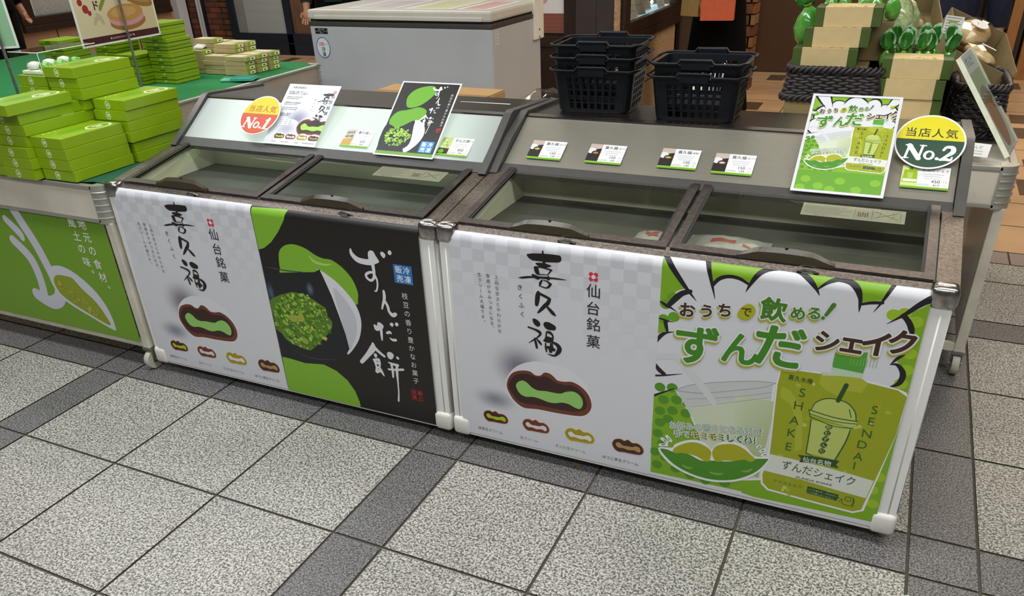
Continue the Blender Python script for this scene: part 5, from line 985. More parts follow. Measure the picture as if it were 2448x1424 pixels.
# ================================================================ shopping baskets on the right freezer
def basket_parts(R):
    """tapered basket with a grid of square holes, rim and two folding handles"""
    H = 0.118; tw, td = 0.245, 0.200; bw, bd = 0.220, 0.178; rc = 0.028; ns = 5
    def outline(w, d, z, r):
        pts = []
        for cx, cy, a0 in ((w/2-r, -d/2+r, -PI/2), (w/2-r, d/2-r, 0), (-w/2+r, d/2-r, PI/2), (-w/2+r, -d/2+r, PI)):
            for k in range(ns+1): a = a0+PI/2*k/ns; pts.append((cx+r*math.cos(a), cy+r*math.sin(a), z))
        return pts
    def lerp(f):
        z = 0.006+(H-0.006)*f; return outline(bw+(tw-bw)*f, bd+(td-bd)*f, z, rc)
    mb = MB(); n = 4*(ns+1)
    def wallpoint(side, s_, f):
        o = lerp(f); i0 = (side*(ns+1)+ns) % n; i1 = (i0+1) % n; a, b = o[i0], o[i1]
        return tuple(a[j]+(b[j]-a[j])*s_ for j in range(3))
    # corners, solid
    fs = [0, 0.08, 0.24, 0.40, 0.56, 0.72, 0.80, 0.86, 1.0]
    for c in range(4):
        for q in range(len(fs)-1):
            A, B = lerp(fs[q]), lerp(fs[q+1])
            for k in range(ns): i = c*(ns+1)+k; mb.poly([A[i], A[i+1], B[i+1], B[i]])
    cols = {0: 7, 1: 5, 2: 7, 3: 5}
    for side in range(4):
        # wall side index: between corner `side` end and next corner start
        nc = 5 if side in (0, 2) else 7
        edge = 0.06; cw = (1-2*edge)/nc; hole = 0.62
        rows = [(0.06, 0.20), (0.23, 0.37), (0.40, 0.54), (0.57, 0.71), (0.735, 0.845)]
        xs = [0.0]
        for c in range(nc): xs += [edge+cw*(c+(1-hole)/2), edge+cw*(c+(1+hole)/2)]
        xs.append(1.0); zs = [0.0]
        for a, b in rows: zs += [a, b]
        zs.append(1.0)
        for i in range(len(xs)-1):
            for j in range(len(zs)-1):
                if i % 2 == 1 and j % 2 == 1: continue
                mb.poly([wallpoint(side, xs[i], zs[j]), wallpoint(side, xs[i+1], zs[j]), wallpoint(side, xs[i+1], zs[j+1]), wallpoint(side, xs[i], zs[j+1])])
    B0 = lerp(0); mb.poly([(x*0.97, y*0.97, 0.001) for x, y, z in B0][::-1])
    for i in range(n): j = (i+1) % n; mb.poly([(B0[i][0]*0.97, B0[i][1]*0.97, 0.001), (B0[j][0]*0.97, B0[j][1]*0.97, 0.001), B0[j], B0[i]])
    bm = bmesh.new()
    o = mb.done('basket_body', M['basket'], R)
    me = o.data; bm = bmesh.new(); bm.from_mesh(me); bmesh.ops.remove_doubles(bm, verts=bm.verts[:], dist=0.0003); bmesh.ops.recalc_face_normals(bm, faces=bm.faces[:]); bm.to_mesh(me); bm.free()
    md = o.modifiers.new('thickness', 'SOLIDIFY'); md.thickness = 0.0022; md.offset = -1
    r_ = MB(); r_.tube(outline(tw+0.006, td+0.006, H-0.002, rc+0.004), 0.0035, 8, 0, True); r_.done('rim', M['basket'], R, smooth=True)
    for sg in (-1, 1):
        h_ = MB(); y = sg*(td/2+0.009); W = tw/2+0.012
        pts = [(-W, 0, H+0.004), (-W, y*0.75, H+0.004), (-W+0.02, y, H+0.003), (-0.05, y, H+0.003), (-0.042, y, H+0.013), (0.042, y, H+0.013), (0.05, y, H+0.003), (W-0.02, y, H+0.003), (W, y*0.75, H+0.004), (W, 0, H+0.004)]
        h_.tube(pts, 0.0038, 8); h_.done('handle', M['basket'], R, smooth=True)
        g = MB(); g.box((-0.040, sg*(td/2+0.006)-0.003, H-0.012), (0.040, sg*(td/2+0.006)+0.003, H+0.014), 0, 0.002); g.done('grip_plate', M['basket'], R)
def basket(x, y, z, rz, label, proto=None):
    if proto is None:
        R = empty('shopping_basket', (x, y, z), rz, label, 'basket', 'shopping baskets on the right freezer'); basket_parts(R); return R
    c = copy_tree(proto, None, label); c.location = (x, y, z); c.rotation_euler = (0, 0, rz); return c
HZ = 0.848
bx = basket(1.650, 0.795, HZ-0.003, 0.05, 'lowest navy basket in the left stack of three on the right freezer')
basket(1.652, 0.795, HZ+0.031, 0.05, 'middle navy basket in the left stack of three', bx)
basket(1.654, 0.796, HZ+0.065, 0.05, 'topmost navy basket in the left stack of three', bx)
basket(1.964, 0.755, HZ-0.003, 0.02, 'lower navy basket in the right stack of two', bx)
basket(1.966, 0.756, HZ+0.031, 0.02, 'upper navy basket in the right stack of two', bx)

# ================================================================ white chest freezer behind
CX0, CX1, CY0, CY1, CZ = -0.706, 0.496, 2.395, 2.985, 0.944
R = empty('chest_freezer', ((CX0+CX1)/2, CY0, 0), -0.035, 'big white chest freezer with a closed lid behind the glass freezers', 'freezer'); a = (CX1-CX0)/2; dp = CY1-CY0
mb = MB(); mb.box((-a, 0, 0.06), (a, dp, CZ-0.085), 0, 0.008); mb.done('cabinet', mat('grey_white_enamel', 'b0b3b5', 0.4, 0, 0.03, 4), R)
mb = MB(); mb.box((-a-0.004, -0.004, CZ-0.085), (a+0.004, dp, CZ-0.062), 0, 0.004); mb.done('top_rim', M['hoodstrip'], R)
mb = MB(); mb.box((-a-0.002, -0.006, CZ-0.052), (a+0.002, dp, CZ), 0, 0.012); mb.box((-a+0.05, -0.012, CZ-0.05), (a-0.05, 0, CZ-0.030), 0, 0.004); mb.done('lid', mat('aged_lid_plastic', 'c2beb2', 0.4, 0, 0.05, 6), R)
mb = MB(); mb.box((-a+0.01, 0.004, CZ-0.063), (a-0.01, dp-0.02, CZ-0.050)); mb.done('lid_gasket', M['gasket'], R)
mb = MB(); mb.box((a-0.006, dp-0.10, CZ-0.20), (a+0.014, dp+0.02, CZ+0.012), 0, 0.004); h_ = mb.done('hinge', M['wplastic'], R)
for z in (CZ-0.15, CZ-0.19): mb = MB(); mb.lathe([(0.006, 0), (0.006, 0.002)], (a+0.0135, dp-0.04, z), 10, 0, 'x'); mb.v = [(a+0.0135+(q[0]-a-0.0135), q[1], q[2]) for q in mb.v]; mb.done('screw', M['gasket'], h_)
for s in (-1, 1):
    for y in (0.08, dp-0.08): caster(R, s*(a-0.08), y, 0.026, top=0.062)
P = Print(90, 30, '121412', 0.3); P.up(); P.text('レンタル・リース', 45, 15, 11, 'c9c9c4'); P.text('株式会社　厨房機器', 45, 6, 5, 'c9c9c4'); P.text('連絡先 022-000', 45, 25, 6, 'c9c9c4') if False else P.text('取扱注意', 45, 25, 6, 'c9c9c4')
o = P.build('rental_label', M['ink'], R); o.location = (-a+0.035, -0.001, CZ-0.098)
P = Print(100, 116, 'c8ccd0', 0.3, clip=False); P.up().disc(50, 58, 50, 58, '2f6aa8', 40); P.up().disc(50, 58, 45, 53, 'd3d6da', 40); P.up(); P.text('100', 40, 38, 27, 'c0392b', 0.02); P.text('VOLT', 72, 40, 11, 'c0392b'); P.text('冷', 50, 66, 30, '1c1c20', 0.02); P.text('凍', 50, 94, 28, '1c1c20', 0.02)
o = P.build('round_sticker', M['ink'], R, outline=[(50+50*math.cos(2*PI*i/40), 58+58*math.sin(2*PI*i/40)) for i in range(40)]); o.location = (-a+0.028, -0.001, CZ-0.145)
P = Print(42, 75, 'c6c7c6', 0.2); P.up()
for j in range(5): P.text('上段注意'[: 3], 20, 8+j*15, 11, '7a7470')
o = P.build('side_label', M['ink'], R); o.location = (a+0.0008, 0.03, CZ-0.10); o.rotation_euler = (0, 0, PI/2)
# papers lying on the lid
def lid_sheet(x, y, w, d, cols, label, seed):
    P = Print(w*1000, d*1000, 'dcdcd8', 0.5); rnd = random.Random(seed); P.up()
    for i, c in enumerate(cols): P.rect(30+i*(w*1000-60)/len(cols), 25, (w*1000-60)/len(cols), d*1000-50, c)
    P.up()
    for j in range(11): P.rect(50+rnd.uniform(0, 20), 40+j*(d*1000-90)/11, w*1000-120-rnd.uniform(0, 60), 6, 'a9a08c')
    o = P.build('notice_sheet', M['ink']); o.location = (x, y+d, CZ+0.0012); o.rotation_euler = (-PI/2, 0, 0); tag(o, label, 'paper')
lid_sheet(-0.08, 2.45, 0.30, 0.46, ('c9cca0', 'ccd0a8'), 'pale yellow printed sheet lying on the chest freezer lid', 1)
lid_sheet(0.25, 2.44, 0.20, 0.44, ('d0a09c', 'd2a8a2'), 'pink printed sheet lying on the chest freezer lid beside the hinge', 2)
lid_sheet(-0.48, 2.46, 0.34, 0.46, ('c6c2c4', 'b9b6ba'), 'pale grey printed sheet lying on the chest freezer lid', 3)

# ================================================================ cardboard box behind the left freezer
R = empty('cardboard_box', (0.60, 1.52, 0), -0.02, 'brown cardboard box standing behind the left freezer', 'box')
mb = MB(); mb.box((-0.29, -0.17, 0), (0.29, 0.17, 0.700), 0, 0.004); mb.done('box_body', M['kraft'], R)
mb = MB(); mb.box((-0.288, -0.168, 0.7005), (0.288, -0.002, 0.704)); mb.done('top_flap', M['kraft'], R)
mb = MB(); mb.box((-0.288, 0.002, 0.7005), (0.288, 0.168, 0.704)); mb.done('top_flap', M['kraft'], R)
mb = MB(); mb.box((-0.289, -0.026, 0.7042), (0.289, 0.026, 0.7048)); mb.done('packing_tape', mat('packing_tape', 'a07a44', 0.25), R)
mb = MB(); mb.box((0, 0, 0), (0.18, 0.10, 0.0008)); o = mb.done('delivery_slip', M['paper'], loc=(1.18, 0.66, 0.8485), rot=(-0.03, 0, 0.02)); tag(o, 'white slip lying on the steel top of the left freezer', 'paper')
# clear bag of wrapping film between the freezers
mb = MB(); rnd = random.Random(4); n = 12
for i in range(n+1):
    for j in range(n+1):
        u_, v_ = i/n, j/n; e = (math.sin(PI*u_)*math.sin(PI*v_))**0.4; mb.v.append(((u_-.5)*0.34, (v_-.5)*0.26, 0.62+0.16*e+rnd.uniform(-.02, .02)*e if e > 0.02 else 0.0))
for i in range(n):
    for j in range(n): k = i*(n+1)+j; mb.f.append((k, k+n+1, k+n+2, k+1)); mb.m.append(0)
o = mb.done('film_bag', M['film'], loc=(1.26, 1.33, 0), smooth=True); tag(o, 'crinkled clear plastic bag behind the gap between the two freezers', 'bag')
mb = MB(); mb.prism([(0, 0), (0.004, 0), (0.0, 0.24), (-0.004, 0.24)], -0.06, 0.06); o = mb.done('price_board', M['paper'], loc=(1.86, 1.20, 0.70), rot=(-0.25, 0, -0.5)); tag(o, 'white card leaning behind the left stack of baskets', 'card')
mb = MB(); mb.box((-0.20, -0.14, 0), (0.20, 0.14, 0.70), 0, 0.004); o = mb.done('storage_carton', M['kraftd'], loc=(1.84, 1.34, 0)); tag(o, 'plain carton standing behind the left baskets', 'box')

# ================================================================ people at the back
def skin_body(name, label, loc, rz, pts, edges, rad, m, sub=2):
    me = bpy.data.meshes.new(name); me.from_pydata(pts, edges, []); o = bpy.data.objects.new(name, me); COL.objects.link(o)
    md = o.modifiers.new('skin', 'SKIN'); md.use_smooth_shade = True
    for i, v in enumerate(me.skin_vertices[0].data): v.radius = rad[i] if isinstance(rad[i], tuple) else (rad[i], rad[i]); v.use_root = (i == 0)
    s = o.modifiers.new('sub', 'SUBSURF'); s.levels = sub; s.render_levels = sub; me.materials.append(m)
    o.location = loc; o.rotation_euler = (0, 0, rz)
    return o
def person(loc, rz, label, top, bottom, arm_r=None, arm_l=None, skirt=None, s_=1.0, coat=None):
    """standing figure facing -Y before turning; arms = (elbow, wrist) points"""
    k = s_
    ar = arm_r or ((-0.24, -0.02, 1.10), (-0.25, -0.10, 0.86)); al = arm_l or ((0.24, -0.02, 1.10), (0.25, -0.10, 0.86))
    P_ = [(0, 0, 0.93), (0, 0, 1.10), (0, -0.01, 1.28), (0, 0, 1.39), (0, -0.01, 1.47), (0, -0.02, 1.56), (0, -0.015, 1.64),
          (-0.17, 0, 1.36), ar[0], ar[1], (0.17, 0, 1.36), al[0], al[1],
          (-0.09, 0, 0.86), (-0.10, -0.01, 0.49), (-0.10, 0.02, 0.09), (-0.10, -0.10, 0.035), (0.09, 0, 0.86), (0.10, -0.01, 0.49), (0.10, 0.02, 0.09), (0.10, -0.10, 0.035)]
    E_ = [(0, 1), (1, 2), (2, 3), (3, 4), (4, 5), (5, 6), (3, 7), (7, 8), (8, 9), (3, 10), (10, 11), (11, 12), (0, 13), (13, 14), (14, 15), (15, 16), (0, 17), (17, 18), (18, 19), (19, 20)]
    R_ = [(.15, .11), (.13, .10), (.15, .11), (.10, .08), .052, (.078, .092), (.062, .078), .058, .045, .030, .058, .045, .030, .088, .058, .042, .036, .088, .058, .042, .036]
    def hand(w, e, wi):
        w = Vector(w); d = (w-Vector(e)).normalized(); sd = d.cross(Vector((0, 1, 0))).normalized(); i0 = len(P_)
        pm = w+d*0.055; P_.append(tuple(pm)); E_.append((wi, i0)); R_.append((.032, .018))
        for f in range(4):
            b = w+d*(0.095-0.004*abs(f-1.5))+sd*(0.021*(f-1.5)); q = b+d*(0.038-0.005*abs(f-1.4))+Vector((0, -0.012, 0)); j = len(P_)
            P_.append(tuple(b)); P_.append(tuple(q)); E_.append((i0, j)); E_.append((j, j+1)); R_.append(.0095); R_.append(.008)
        j = len(P_); tpt = w+d*0.045-sd*0.042+Vector((0, -0.01, 0)); P_.append(tuple(tpt)); P_.append(tuple(tpt+d*0.032)); E_.append((i0, j)); E_.append((j, j+1)); R_.append(.011); R_.append(.009)
    hand(ar[1], ar[0], 9); hand(al[1], al[0], 12)
    o = skin_body('person', label, loc, rz, [tuple(c*k for c in p) for p in P_], E_, [tuple(q*k for q in r) if isinstance(r, tuple) else r*k for r in R_], M['skin'])
    tag(o, label, 'person')
    def cloth_tube(name, pts, rads, m, ns=18):
        mb = MB(); mb.tube([tuple(c*k for c in p) for p in pts], [r*k for r in rads], ns); c = mb.done(name, m, o, smooth=True); return c
    t = MB(); prof = [(0.150, 0.86), (0.165, 0.96), (0.155, 1.10), (0.170, 1.25), (0.175, 1.34), (0.120, 1.42), (0.066, 1.46)]
    t.lathe([(r*k, z*k) for r, z in prof], (0, 0, 0), 24, 0, 'z', 1.10, 0.86); t.done('coat' if coat else 'shirt', M[top], o, smooth=True)
    for q in (ar, al):
        sgn = -1 if q is ar else 1
        cloth_tube('sleeve', [(sgn*0.12, 0, 1.38), (sgn*0.19, 0, 1.34), q[0], tuple(Vector(q[0])*0.12+Vector(q[1])*0.88)], [.075, .072, .058, .045], M[top])
    if skirt:
        mb = MB(); mb.lathe([(rr*k, z*k) for rr, z in skirt], (0, 0, 0), 30, 0, 'z', 1.08, 0.92); mb.done('skirt', M[bottom], o, smooth=True)
    else:
        for sgn in (-1, 1): cloth_tube('trouser_leg', [(sgn*0.07, 0, 0.96), (sgn*0.095, 0, 0.80), (sgn*0.10, -0.01, 0.48), (sgn*0.10, 0.02, 0.10)], [.125, .112, .082, .066], M[bottom])
    for sgn in (-1, 1):
        mb = MB(); mb.box((sgn*0.10*k-0.045, -0.20*k, 0), (sgn*0.10*k+0.045, 0.06*k, 0.075), 0, 0.022); mb.done('shoe', M['black'], o)
    mb = MB(); mb.lathe([(0.02*k, -0.13*k), (0.085*k, -0.08*k), (0.098*k, 0.0), (0.085*k, 0.07*k), (0.04*k, 0.115*k), (0.005*k, 0.122*k)], (0, 0.018*k, 1.615*k), 20, 0, 'z', 0.9, 1.05); mb.done('hair', M['hair'], o, smooth=True)
    for sx in (-0.032, 0.032):
        mb = MB(); mb.lathe([(0.003, -0.006), (0.011, 0.0), (0.003, 0.006)], (sx*k, -0.093*k, 1.595*k), 10, 0, 'y'); mb.done('eye', M['black'], o, smooth=True)
    mb = MB(); mb.prism([(-0.10*k, 1.545*k), (-0.128*k, 1.552*k), (-0.10*k, 1.60*k)], -0.012, 0.012); mb.done('nose', M['skin'], o)
    mb = MB(); mb.tube([(-0.022*k, -0.098*k, 1.522*k), (0, -0.104*k, 1.520*k), (0.022*k, -0.098*k, 1.522*k)], 0.005, 6); mb.done('mouth', mat('lips', '8a4a40', 0.5), o)
    return o
SK = [(0.135, 0.97), (0.158, 0.86), (0.182, 0.60), (0.212, 0.30), (0.235, 0.12)]
person((1.265, 4.30, 0), 0.15, 'person in a long black skirt holding an orange paper bag behind the baskets', 'blackcloth', 'skirt', ((-0.20, -0.13, 1.10), (-0.10, -0.30, 1.17)), ((0.20, -0.13, 1.10), (0.05, -0.30, 1.17)), SK, 0.97)
def paper_bag(x, y, z, w, h, d, rz, m, label):
    R = empty('paper_bag', (x, y, z), rz, label, 'bag'); mb = MB()
    V = [(-w/2, -d/2, 0), (w/2, -d/2, 0), (w/2, d/2, 0), (-w/2, d/2, 0)]; T_ = [(-w/2, -d*.3, h), (w/2, -d*.3, h), (w/2, d*.3, h), (-w/2, d*.3, h)]; Mi = [(-w/2+0.03, 0, h*.55), (w/2-0.03, 0, h*.55)]
    mb.poly(V[::-1]); mb.poly([V[0], V[1], T_[1], T_[0]]); mb.poly([V[2], V[3], T_[3], T_[2]])
    mb.poly([V[1], V[2], Mi[1]]); mb.poly([V[2], T_[2], (w/2-0.012, 0, h), Mi[1]]); mb.poly([V[1], Mi[1], (w/2-0.012, 0, h), T_[1]]); mb.poly([V[3], V[0], Mi[0]]); mb.poly([V[0], T_[0], (-w/2+0.012, 0, h), Mi[0]]); mb.poly([V[3], Mi[0], (-w/2+0.012, 0, h), T_[3]])
    mb.done('bag_body', M[m], R)
    for y_ in (-d*.3, d*.3):
        q = MB(); q.tube([(-w*.2, y_, h-0.01), (-w*.18, y_*.6, h+0.09), (0, y_*.3, h+0.115), (w*.18, y_*.6, h+0.09), (w*.2, y_, h-0.01)], 0.003, 6); q.done('handle', M[m], R, smooth=True)
    return R
paper_bag(1.335, 3.90, 0.742, 0.205, 0.28, 0.085, 0.12, 'orange', 'orange paper carrier bag held in front of the black skirt')
paper_bag(1.165, 3.95, 0.76, 0.14, 0.24, 0.075, -0.45, 'tanbag', 'tan paper bag held beside the orange bag')
person((-4.24, 2.95, 0), 2.2, 'person in black clothes walking past the left wagon', 'blackcloth', 'blackcloth', ((-0.22, -0.12, 1.14), (-0.12, -0.28, 1.20)), None, None, 1.0, 'coat')
person((-1.56, 3.90, 0), 0.2, 'person in a dark teal coat standing behind the chest freezer', 'tealcloth', 'blackcloth', ((-0.23, -0.05, 1.08), (-0.22, -0.14, 0.83)), None, None, 0.99, 'coat')
person((2.56, 2.75, 0), 0.2, 'person in navy clothes behind the bread cartons', 'navy', 'navy', None, None, SK, 0.96)


# ================================================================ right wagon with packed sweets
wagon(2.832, 1.028, 0.72, 0.98, 'grey metal wagon on casters behind the right end of the freezers', 0.690)
WZ = 0.693
mb = MB(); mb.box((-0.15, -0.15, 0), (0.15, 0.15, 0.124), 0, 0.003); o = mb.done('khaki_carton', M['kraftd'], loc=(2.290, 1.362, WZ-0.010)); tag(o, 'khaki carton under the front wicker basket', 'box')
def wicker(x, y, z, w, d, h, rz, label, flare=0.035):
    R = empty('wicker_basket', (x, y, z), rz, label, 'basket', 'black wicker baskets on the grey wagon')
    def path(w, d, z, r, n=26):
        pts = []
        for cx, cy, a0, L in ((w/2-r, -d/2+r, -PI/2, 0), (w/2-r, d/2-r, 0, 0), (-w/2+r, d/2-r, PI/2, 0), (-w/2+r, -d/2+r, PI, 0)):
            for k in range(7): a = a0+PI/2*k/6; pts.append(Vector((cx+r*math.cos(a), cy+r*math.sin(a), z)))
        out = []; P_ = pts+[pts[0]]; lens = [0]
        for i in range(len(P_)-1): lens.append(lens[-1]+(P_[i+1]-P_[i]).length)
        N = n*4
        for k in range(N):
            t = lens[-1]*k/N; i = max(j for j in range(len(lens)-1) if lens[j] <= t); f = (t-lens[i])/max(1e-6, lens[i+1]-lens[i]); out.append(P_[i].lerp(P_[i+1], f))
        return out
    rows = 11; mb = MB()
    for j in range(rows):
        f = j/(rows-1); zz = 0.006+(h-0.014)*f; P0 = path(w-2*flare*(f if flare > 0 else 1-f)*1.0 if False else w-2*flare*f, d-2*flare*f, zz, 0.03); N = len(P0); q = []
        for k in range(N):
            nrm = Vector((P0[k].x, P0[k].y, 0)).normalized(); q.append(P0[k]+nrm*0.004*math.cos(PI*(k/2)+PI*j)+Vector((0, 0, 0.0015*math.sin(PI*k/2))))
        mb.tube(q, 0.0062, 6, 0, True)
    mb.done('weave', M['wicker'], R, smooth=True)
    st = MB(); b0 = path(w-0.004, d-0.004, 0.004, 0.03); b1 = path(w-2*flare-0.004, d-2*flare-0.004, h-0.004, 0.03)
    for k in range(0, len(b0), 4): st.tube([b0[k], b1[k]], 0.003, 5)
    st.done('stakes', M['wicker'], R)
    for nm, zz, ww, dd in (('rim', h-0.004, w-2*flare+0.008, d-2*flare+0.008), ('foot', 0.008, w+0.004, d+0.004)):
        rm = MB(); P0 = path(ww, dd, zz, 0.034, 40); N = len(P0)
        for ph in (0, 2*PI/3, 4*PI/3):
            q = []
            for k in range(N):
                nrm = Vector((P0[k].x, P0[k].y, 0)).normalized(); a = 2*PI*k/8+ph; q.append(P0[k]+nrm*0.008*math.cos(a)+Vector((0, 0, 0.008*math.sin(a))))
            rm.tube(q, 0.0060, 6, 0, True)
        rm.done(nm, M['wicker'], R, smooth=True)
    b = MB(); b.box((-w/2+0.01, -d/2+0.01, 0.001), (w/2-0.01, d/2-0.01, 0.008)); b.done('base', M['wicker'], R)
    return R
wicker(2.278, 1.350, 0.808, 0.300, 0.270, 0.098, 0.0, 'black wicker basket in front, holding the stack of three boxes', 0.012)
wicker(2.410, 1.715, 0.685, 0.40, 0.26, 0.17, 0.0, 'black wicker basket behind, partly hidden by the green bags', 0.012)
wicker(2.712, 1.50, 0.700, 0.16, 0.34, 0.15, 0.0, 'black wicker basket at the right side behind the leaning sign', 0.01)
def bean_box(x, y, z, rz, label):
    w, d, h = 0.196, 0.110, 0.056
    if not hasattr(bean_box, 'p'):
        R = empty('sweet_box', (0, 0, 0), 0, label, 'box', 'green boxes with cream bands')
        mb = MB(); mb.box((-w/2, 0, 0), (w/2, d, h), 0, 0.0015); mb.done('box_body', M['dkgreen'], R)
        mb = MB(); mb.box((-w/2+0.028, -0.0008, -0.0002), (w/2-0.028, d+0.0008, h+0.0008)); mb.box((-w/2+0.028, -0.0007, h+0.0008), (w/2-0.028, d+0.0007, h+0.0011), 1)
        rnd = random.Random(2)
        for k in range(26):
            u_ = rnd.uniform(-0.05, 0.05); v_ = rnd.uniform(0.004, 0.03); mb.box((u_, v_, h+0.0011), (u_+rnd.uniform(.003, .009), v_+rnd.uniform(.001, .003), h+0.0014), 2)
        mb.done('paper_band', [M['band'], M['bandtop'], M['ochre']], R); bean_box.p = R; o = R
    else: o = copy_tree(bean_box.p, None, label)
    o.location = (x, y, z); o.rotation_euler = (0, 0, rz); return o
XB = lambda u_: u_*T
bean_box(2.238, 1.262, 0.905, 0.0, 'lowest of three boxes with cream bands in the front wicker basket')
for k, dx in ((1, 0.026), (2, 0.050)):
    bean_box(2.238+dx, 1.262+0.014*k, 0.905+0.058*k, 0.0, ('middle', 'topmost')[k-1]+' of three boxes with cream bands in the front wicker basket')
mb = MB(); mb.box((-0.1, -0.085, 0), (0.1, 0.09, 0.085)); o = mb.done('packing_pad', M['kraftd'], loc=(2.270, 1.350, 0.8185)); tag(o, 'card pad under the boxes in the front wicker basket', 'card')
for k in range(4):
    bean_box(2.507+(0.006, -.002, -.004, 0.004)[k], 1.235+(0.0, 0.004, -.002, 0.004)[k], 0.709+0.058*k, 0.0, ('lowest', 'second', 'third', 'topmost')[k]+' of four boxes with cream bands right of the front wicker basket')
# ---- twisted green film bags
M['fin'] = mat('dark_green_film', '2c6e24', 0.2, 0, 0.3, 40, 0.4, 60, coat=0.5); M['finedge'] = mat('frosted_film_edge', '8fb48a', 0.3, 0, 0.2, 60)
def film_bag(x, y, z, rz, tilt, label, s_=1.0, kind='bagfilm', grp='green film bags of bean sweets', seed=0, fat=1.0):
    rnd = random.Random(seed)
    R = empty('sweet_bag', (x, y, z), 0, label, 'bag', grp, (tilt[0], tilt[1], rz))
    prof = [(0.004, 0.0), (0.018, 0.004), (0.024, 0.018), (0.025, 0.034), (0.019, 0.050), (0.009, 0.060), (0.0045, 0.065)]
    mb = MB(); n = 14; base = 0
    for r, h in prof:
        for k in range(n):
            a = 2*PI*k/n; q = r*s_*fat*(1+0.16*math.sin(3*a+h*90+seed)+rnd.uniform(-.05, .05)); mb.v.append((q*math.cos(a), q*math.sin(a)*0.8, h*s_))
    for i in range(len(prof)-1):
        for k in range(n): mb.f.append((i*n+k, i*n+(k+1) % n, (i+1)*n+(k+1) % n, (i+1)*n+k)); mb.m.append(0)
    mb.f.append(tuple(range(n))[::-1]); mb.m.append(0); mb.done('filled_bag', M[kind], R, smooth=True)
    t = MB(); t.tube([(0.006*s_*math.cos(a), 0.006*s_*math.sin(a), 0.065*s_+0.0007*a) for a in [2*PI*k/10 for k in range(11)]], 0.0016*s_, 5); t.done('gold_tie', M['gold'], R)
    f = MB(); m_ = 9; nr = 7; bend = rnd.uniform(-.5, .5)
    for i in range(nr):
        u_ = i/(nr-1); w_ = (0.004+0.018*math.sin(PI*(0.12+0.66*u_)))*s_
        for k in range(m_):
            v_ = k/(m_-1)-.5; f.v.append((v_*2*w_+bend*0.02*u_*u_, (0.010*math.sin(v_*9+seed)*u_+rnd.uniform(-.0015, .0015)+0.012*bend*u_)*s_, (0.064+0.058*u_-0.016*(2*v_)**2*u_)*s_))
    for i in range(nr-1):
        for k in range(m_-1): q = i*m_+k; f.f.append((q, q+1, q+m_+1, q+m_)); f.m.append(1 if (i >= nr-2 or k in (0, m_-2)) and i > 1 else 0)
    o = f.done('twisted_top', [M['fin'], M['finedge']], R, smooth=True); md = o.modifiers.new('film', 'SOLIDIFY'); md.thickness = 0.0008
    return R
rnd = random.Random(21)
tops = 0.709+0.058*4
for i in range(5):
    for j in range(2):
        film_bag(2.425+i*0.040+0.012*j+rnd.uniform(-.006, .006), 1.385+j*0.05+rnd.uniform(-.006, .006), tops-0.068+0.012*j, rnd.uniform(-.6, .6), (rnd.uniform(-.12, .12), rnd.uniform(-.16, .16)), 'green film bag with a gold tie among those behind the right box stack', 1.10, seed=i*2+j, fat=0.75)
mb = MB(); mb.box((-0.105, -0.05, 0), (0.105, 0.085, tops-0.072-WZ+0.008), 0, 0.003); o = mb.done('inner_carton', M['kraftd'], loc=(2.502, 1.420, WZ-0.010)); tag(o, 'carton holding the green bags behind the right box stack', 'box')
mb = MB(); mb.box((-0.09, 0, 0), (0.09, 0.10, 0.0255)); o = mb.done('packing_pad', M['kraftd'], loc=(2.507, 1.237, WZ-0.010)); tag(o, 'card pad under the right stack of four boxes', 'card')
for i in range(5):
    film_bag(2.215+i*0.048, 1.440+0.012*(i % 2), 1.026, rnd.uniform(-.6, .6), (rnd.uniform(-.12, .12), rnd.uniform(-.16, .16)), 'green film bag with a gold tie behind the stack of three boxes', 1.15, seed=40+i, fat=0.8)
mb = MB(); mb.box((-0.12, -0.03, 0), (0.12, 0.055, 0.118), 0, 0.003); o = mb.done('inner_carton', M['kraftd'], loc=(2.30, 1.440, 0.905)); tag(o, 'carton holding green bags behind the stack of three boxes', 'box')
film_bag(2.180, 1.385, 0.955, 0.4, (0.05, -0.25), 'large green film bag hanging left of the stack of three boxes', 1.9, seed=60)
film_bag(2.425, 1.480, 0.955, 1.2, (0.0, 0.25), 'pale bean bag with a green label right of the stack of three boxes', 2.2, 'bagpale', 'pale bean bags', 61)
film_bag(2.455, 1.60, 0.945, 2.2, (0.0, 0.35), 'pale bean bag behind the labelled bean bag', 2.2, 'bagpale', 'pale bean bags', 62)
# ---- bread cartons
def carton(x, y, z, w, d, h, rot, label):
    R = empty('bread_carton', (x, y, z), 0, label, 'carton', None, rot); t = 0.004
    for nm, a, b in (('base', (-w/2, -d/2, 0), (w/2, d/2, t)), ('side', (-w/2, -d/2, 0), (-w/2+t, d/2, h)), ('side', (w/2-t, -d/2, 0), (w/2, d/2, h)), ('end', (-w/2, -d/2, 0), (w/2, -d/2+t, h*0.8)), ('end', (-w/2, d/2-t, 0), (w/2, d/2, h))):
        mb = MB(); mb.box(a, b); mb.done(nm, M['kraftd'], R)
    return R
CR1 = carton(2.435, 2.10, 0.905, 0.24, 0.34, 0.10, (0.32, 0.0, 0.15), 'open brown carton with wrapped bread behind the box stacks')
CR2 = carton(2.665, 1.79, 0.848, 0.22, 0.44, 0.095, (0.16, 0.42, 0.12), 'tilted open carton holding bread in clear bags at the right')
def riser(x, y, w, d, h, label, z=WZ-0.010):
    mb = MB(); mb.box((-w/2, -d/2, 0), (w/2, d/2, h), 0, 0.003); o = mb.done('display_riser', M['darkwood'], loc=(x, y, z)); tag(o, label, 'riser')
riser(2.43, 1.95, 0.20, 0.09, 0.19, 'dark riser under the left bread carton'); riser(2.63, 1.74, 0.06, 0.10, 0.12, 'dark riser under the right bread carton')
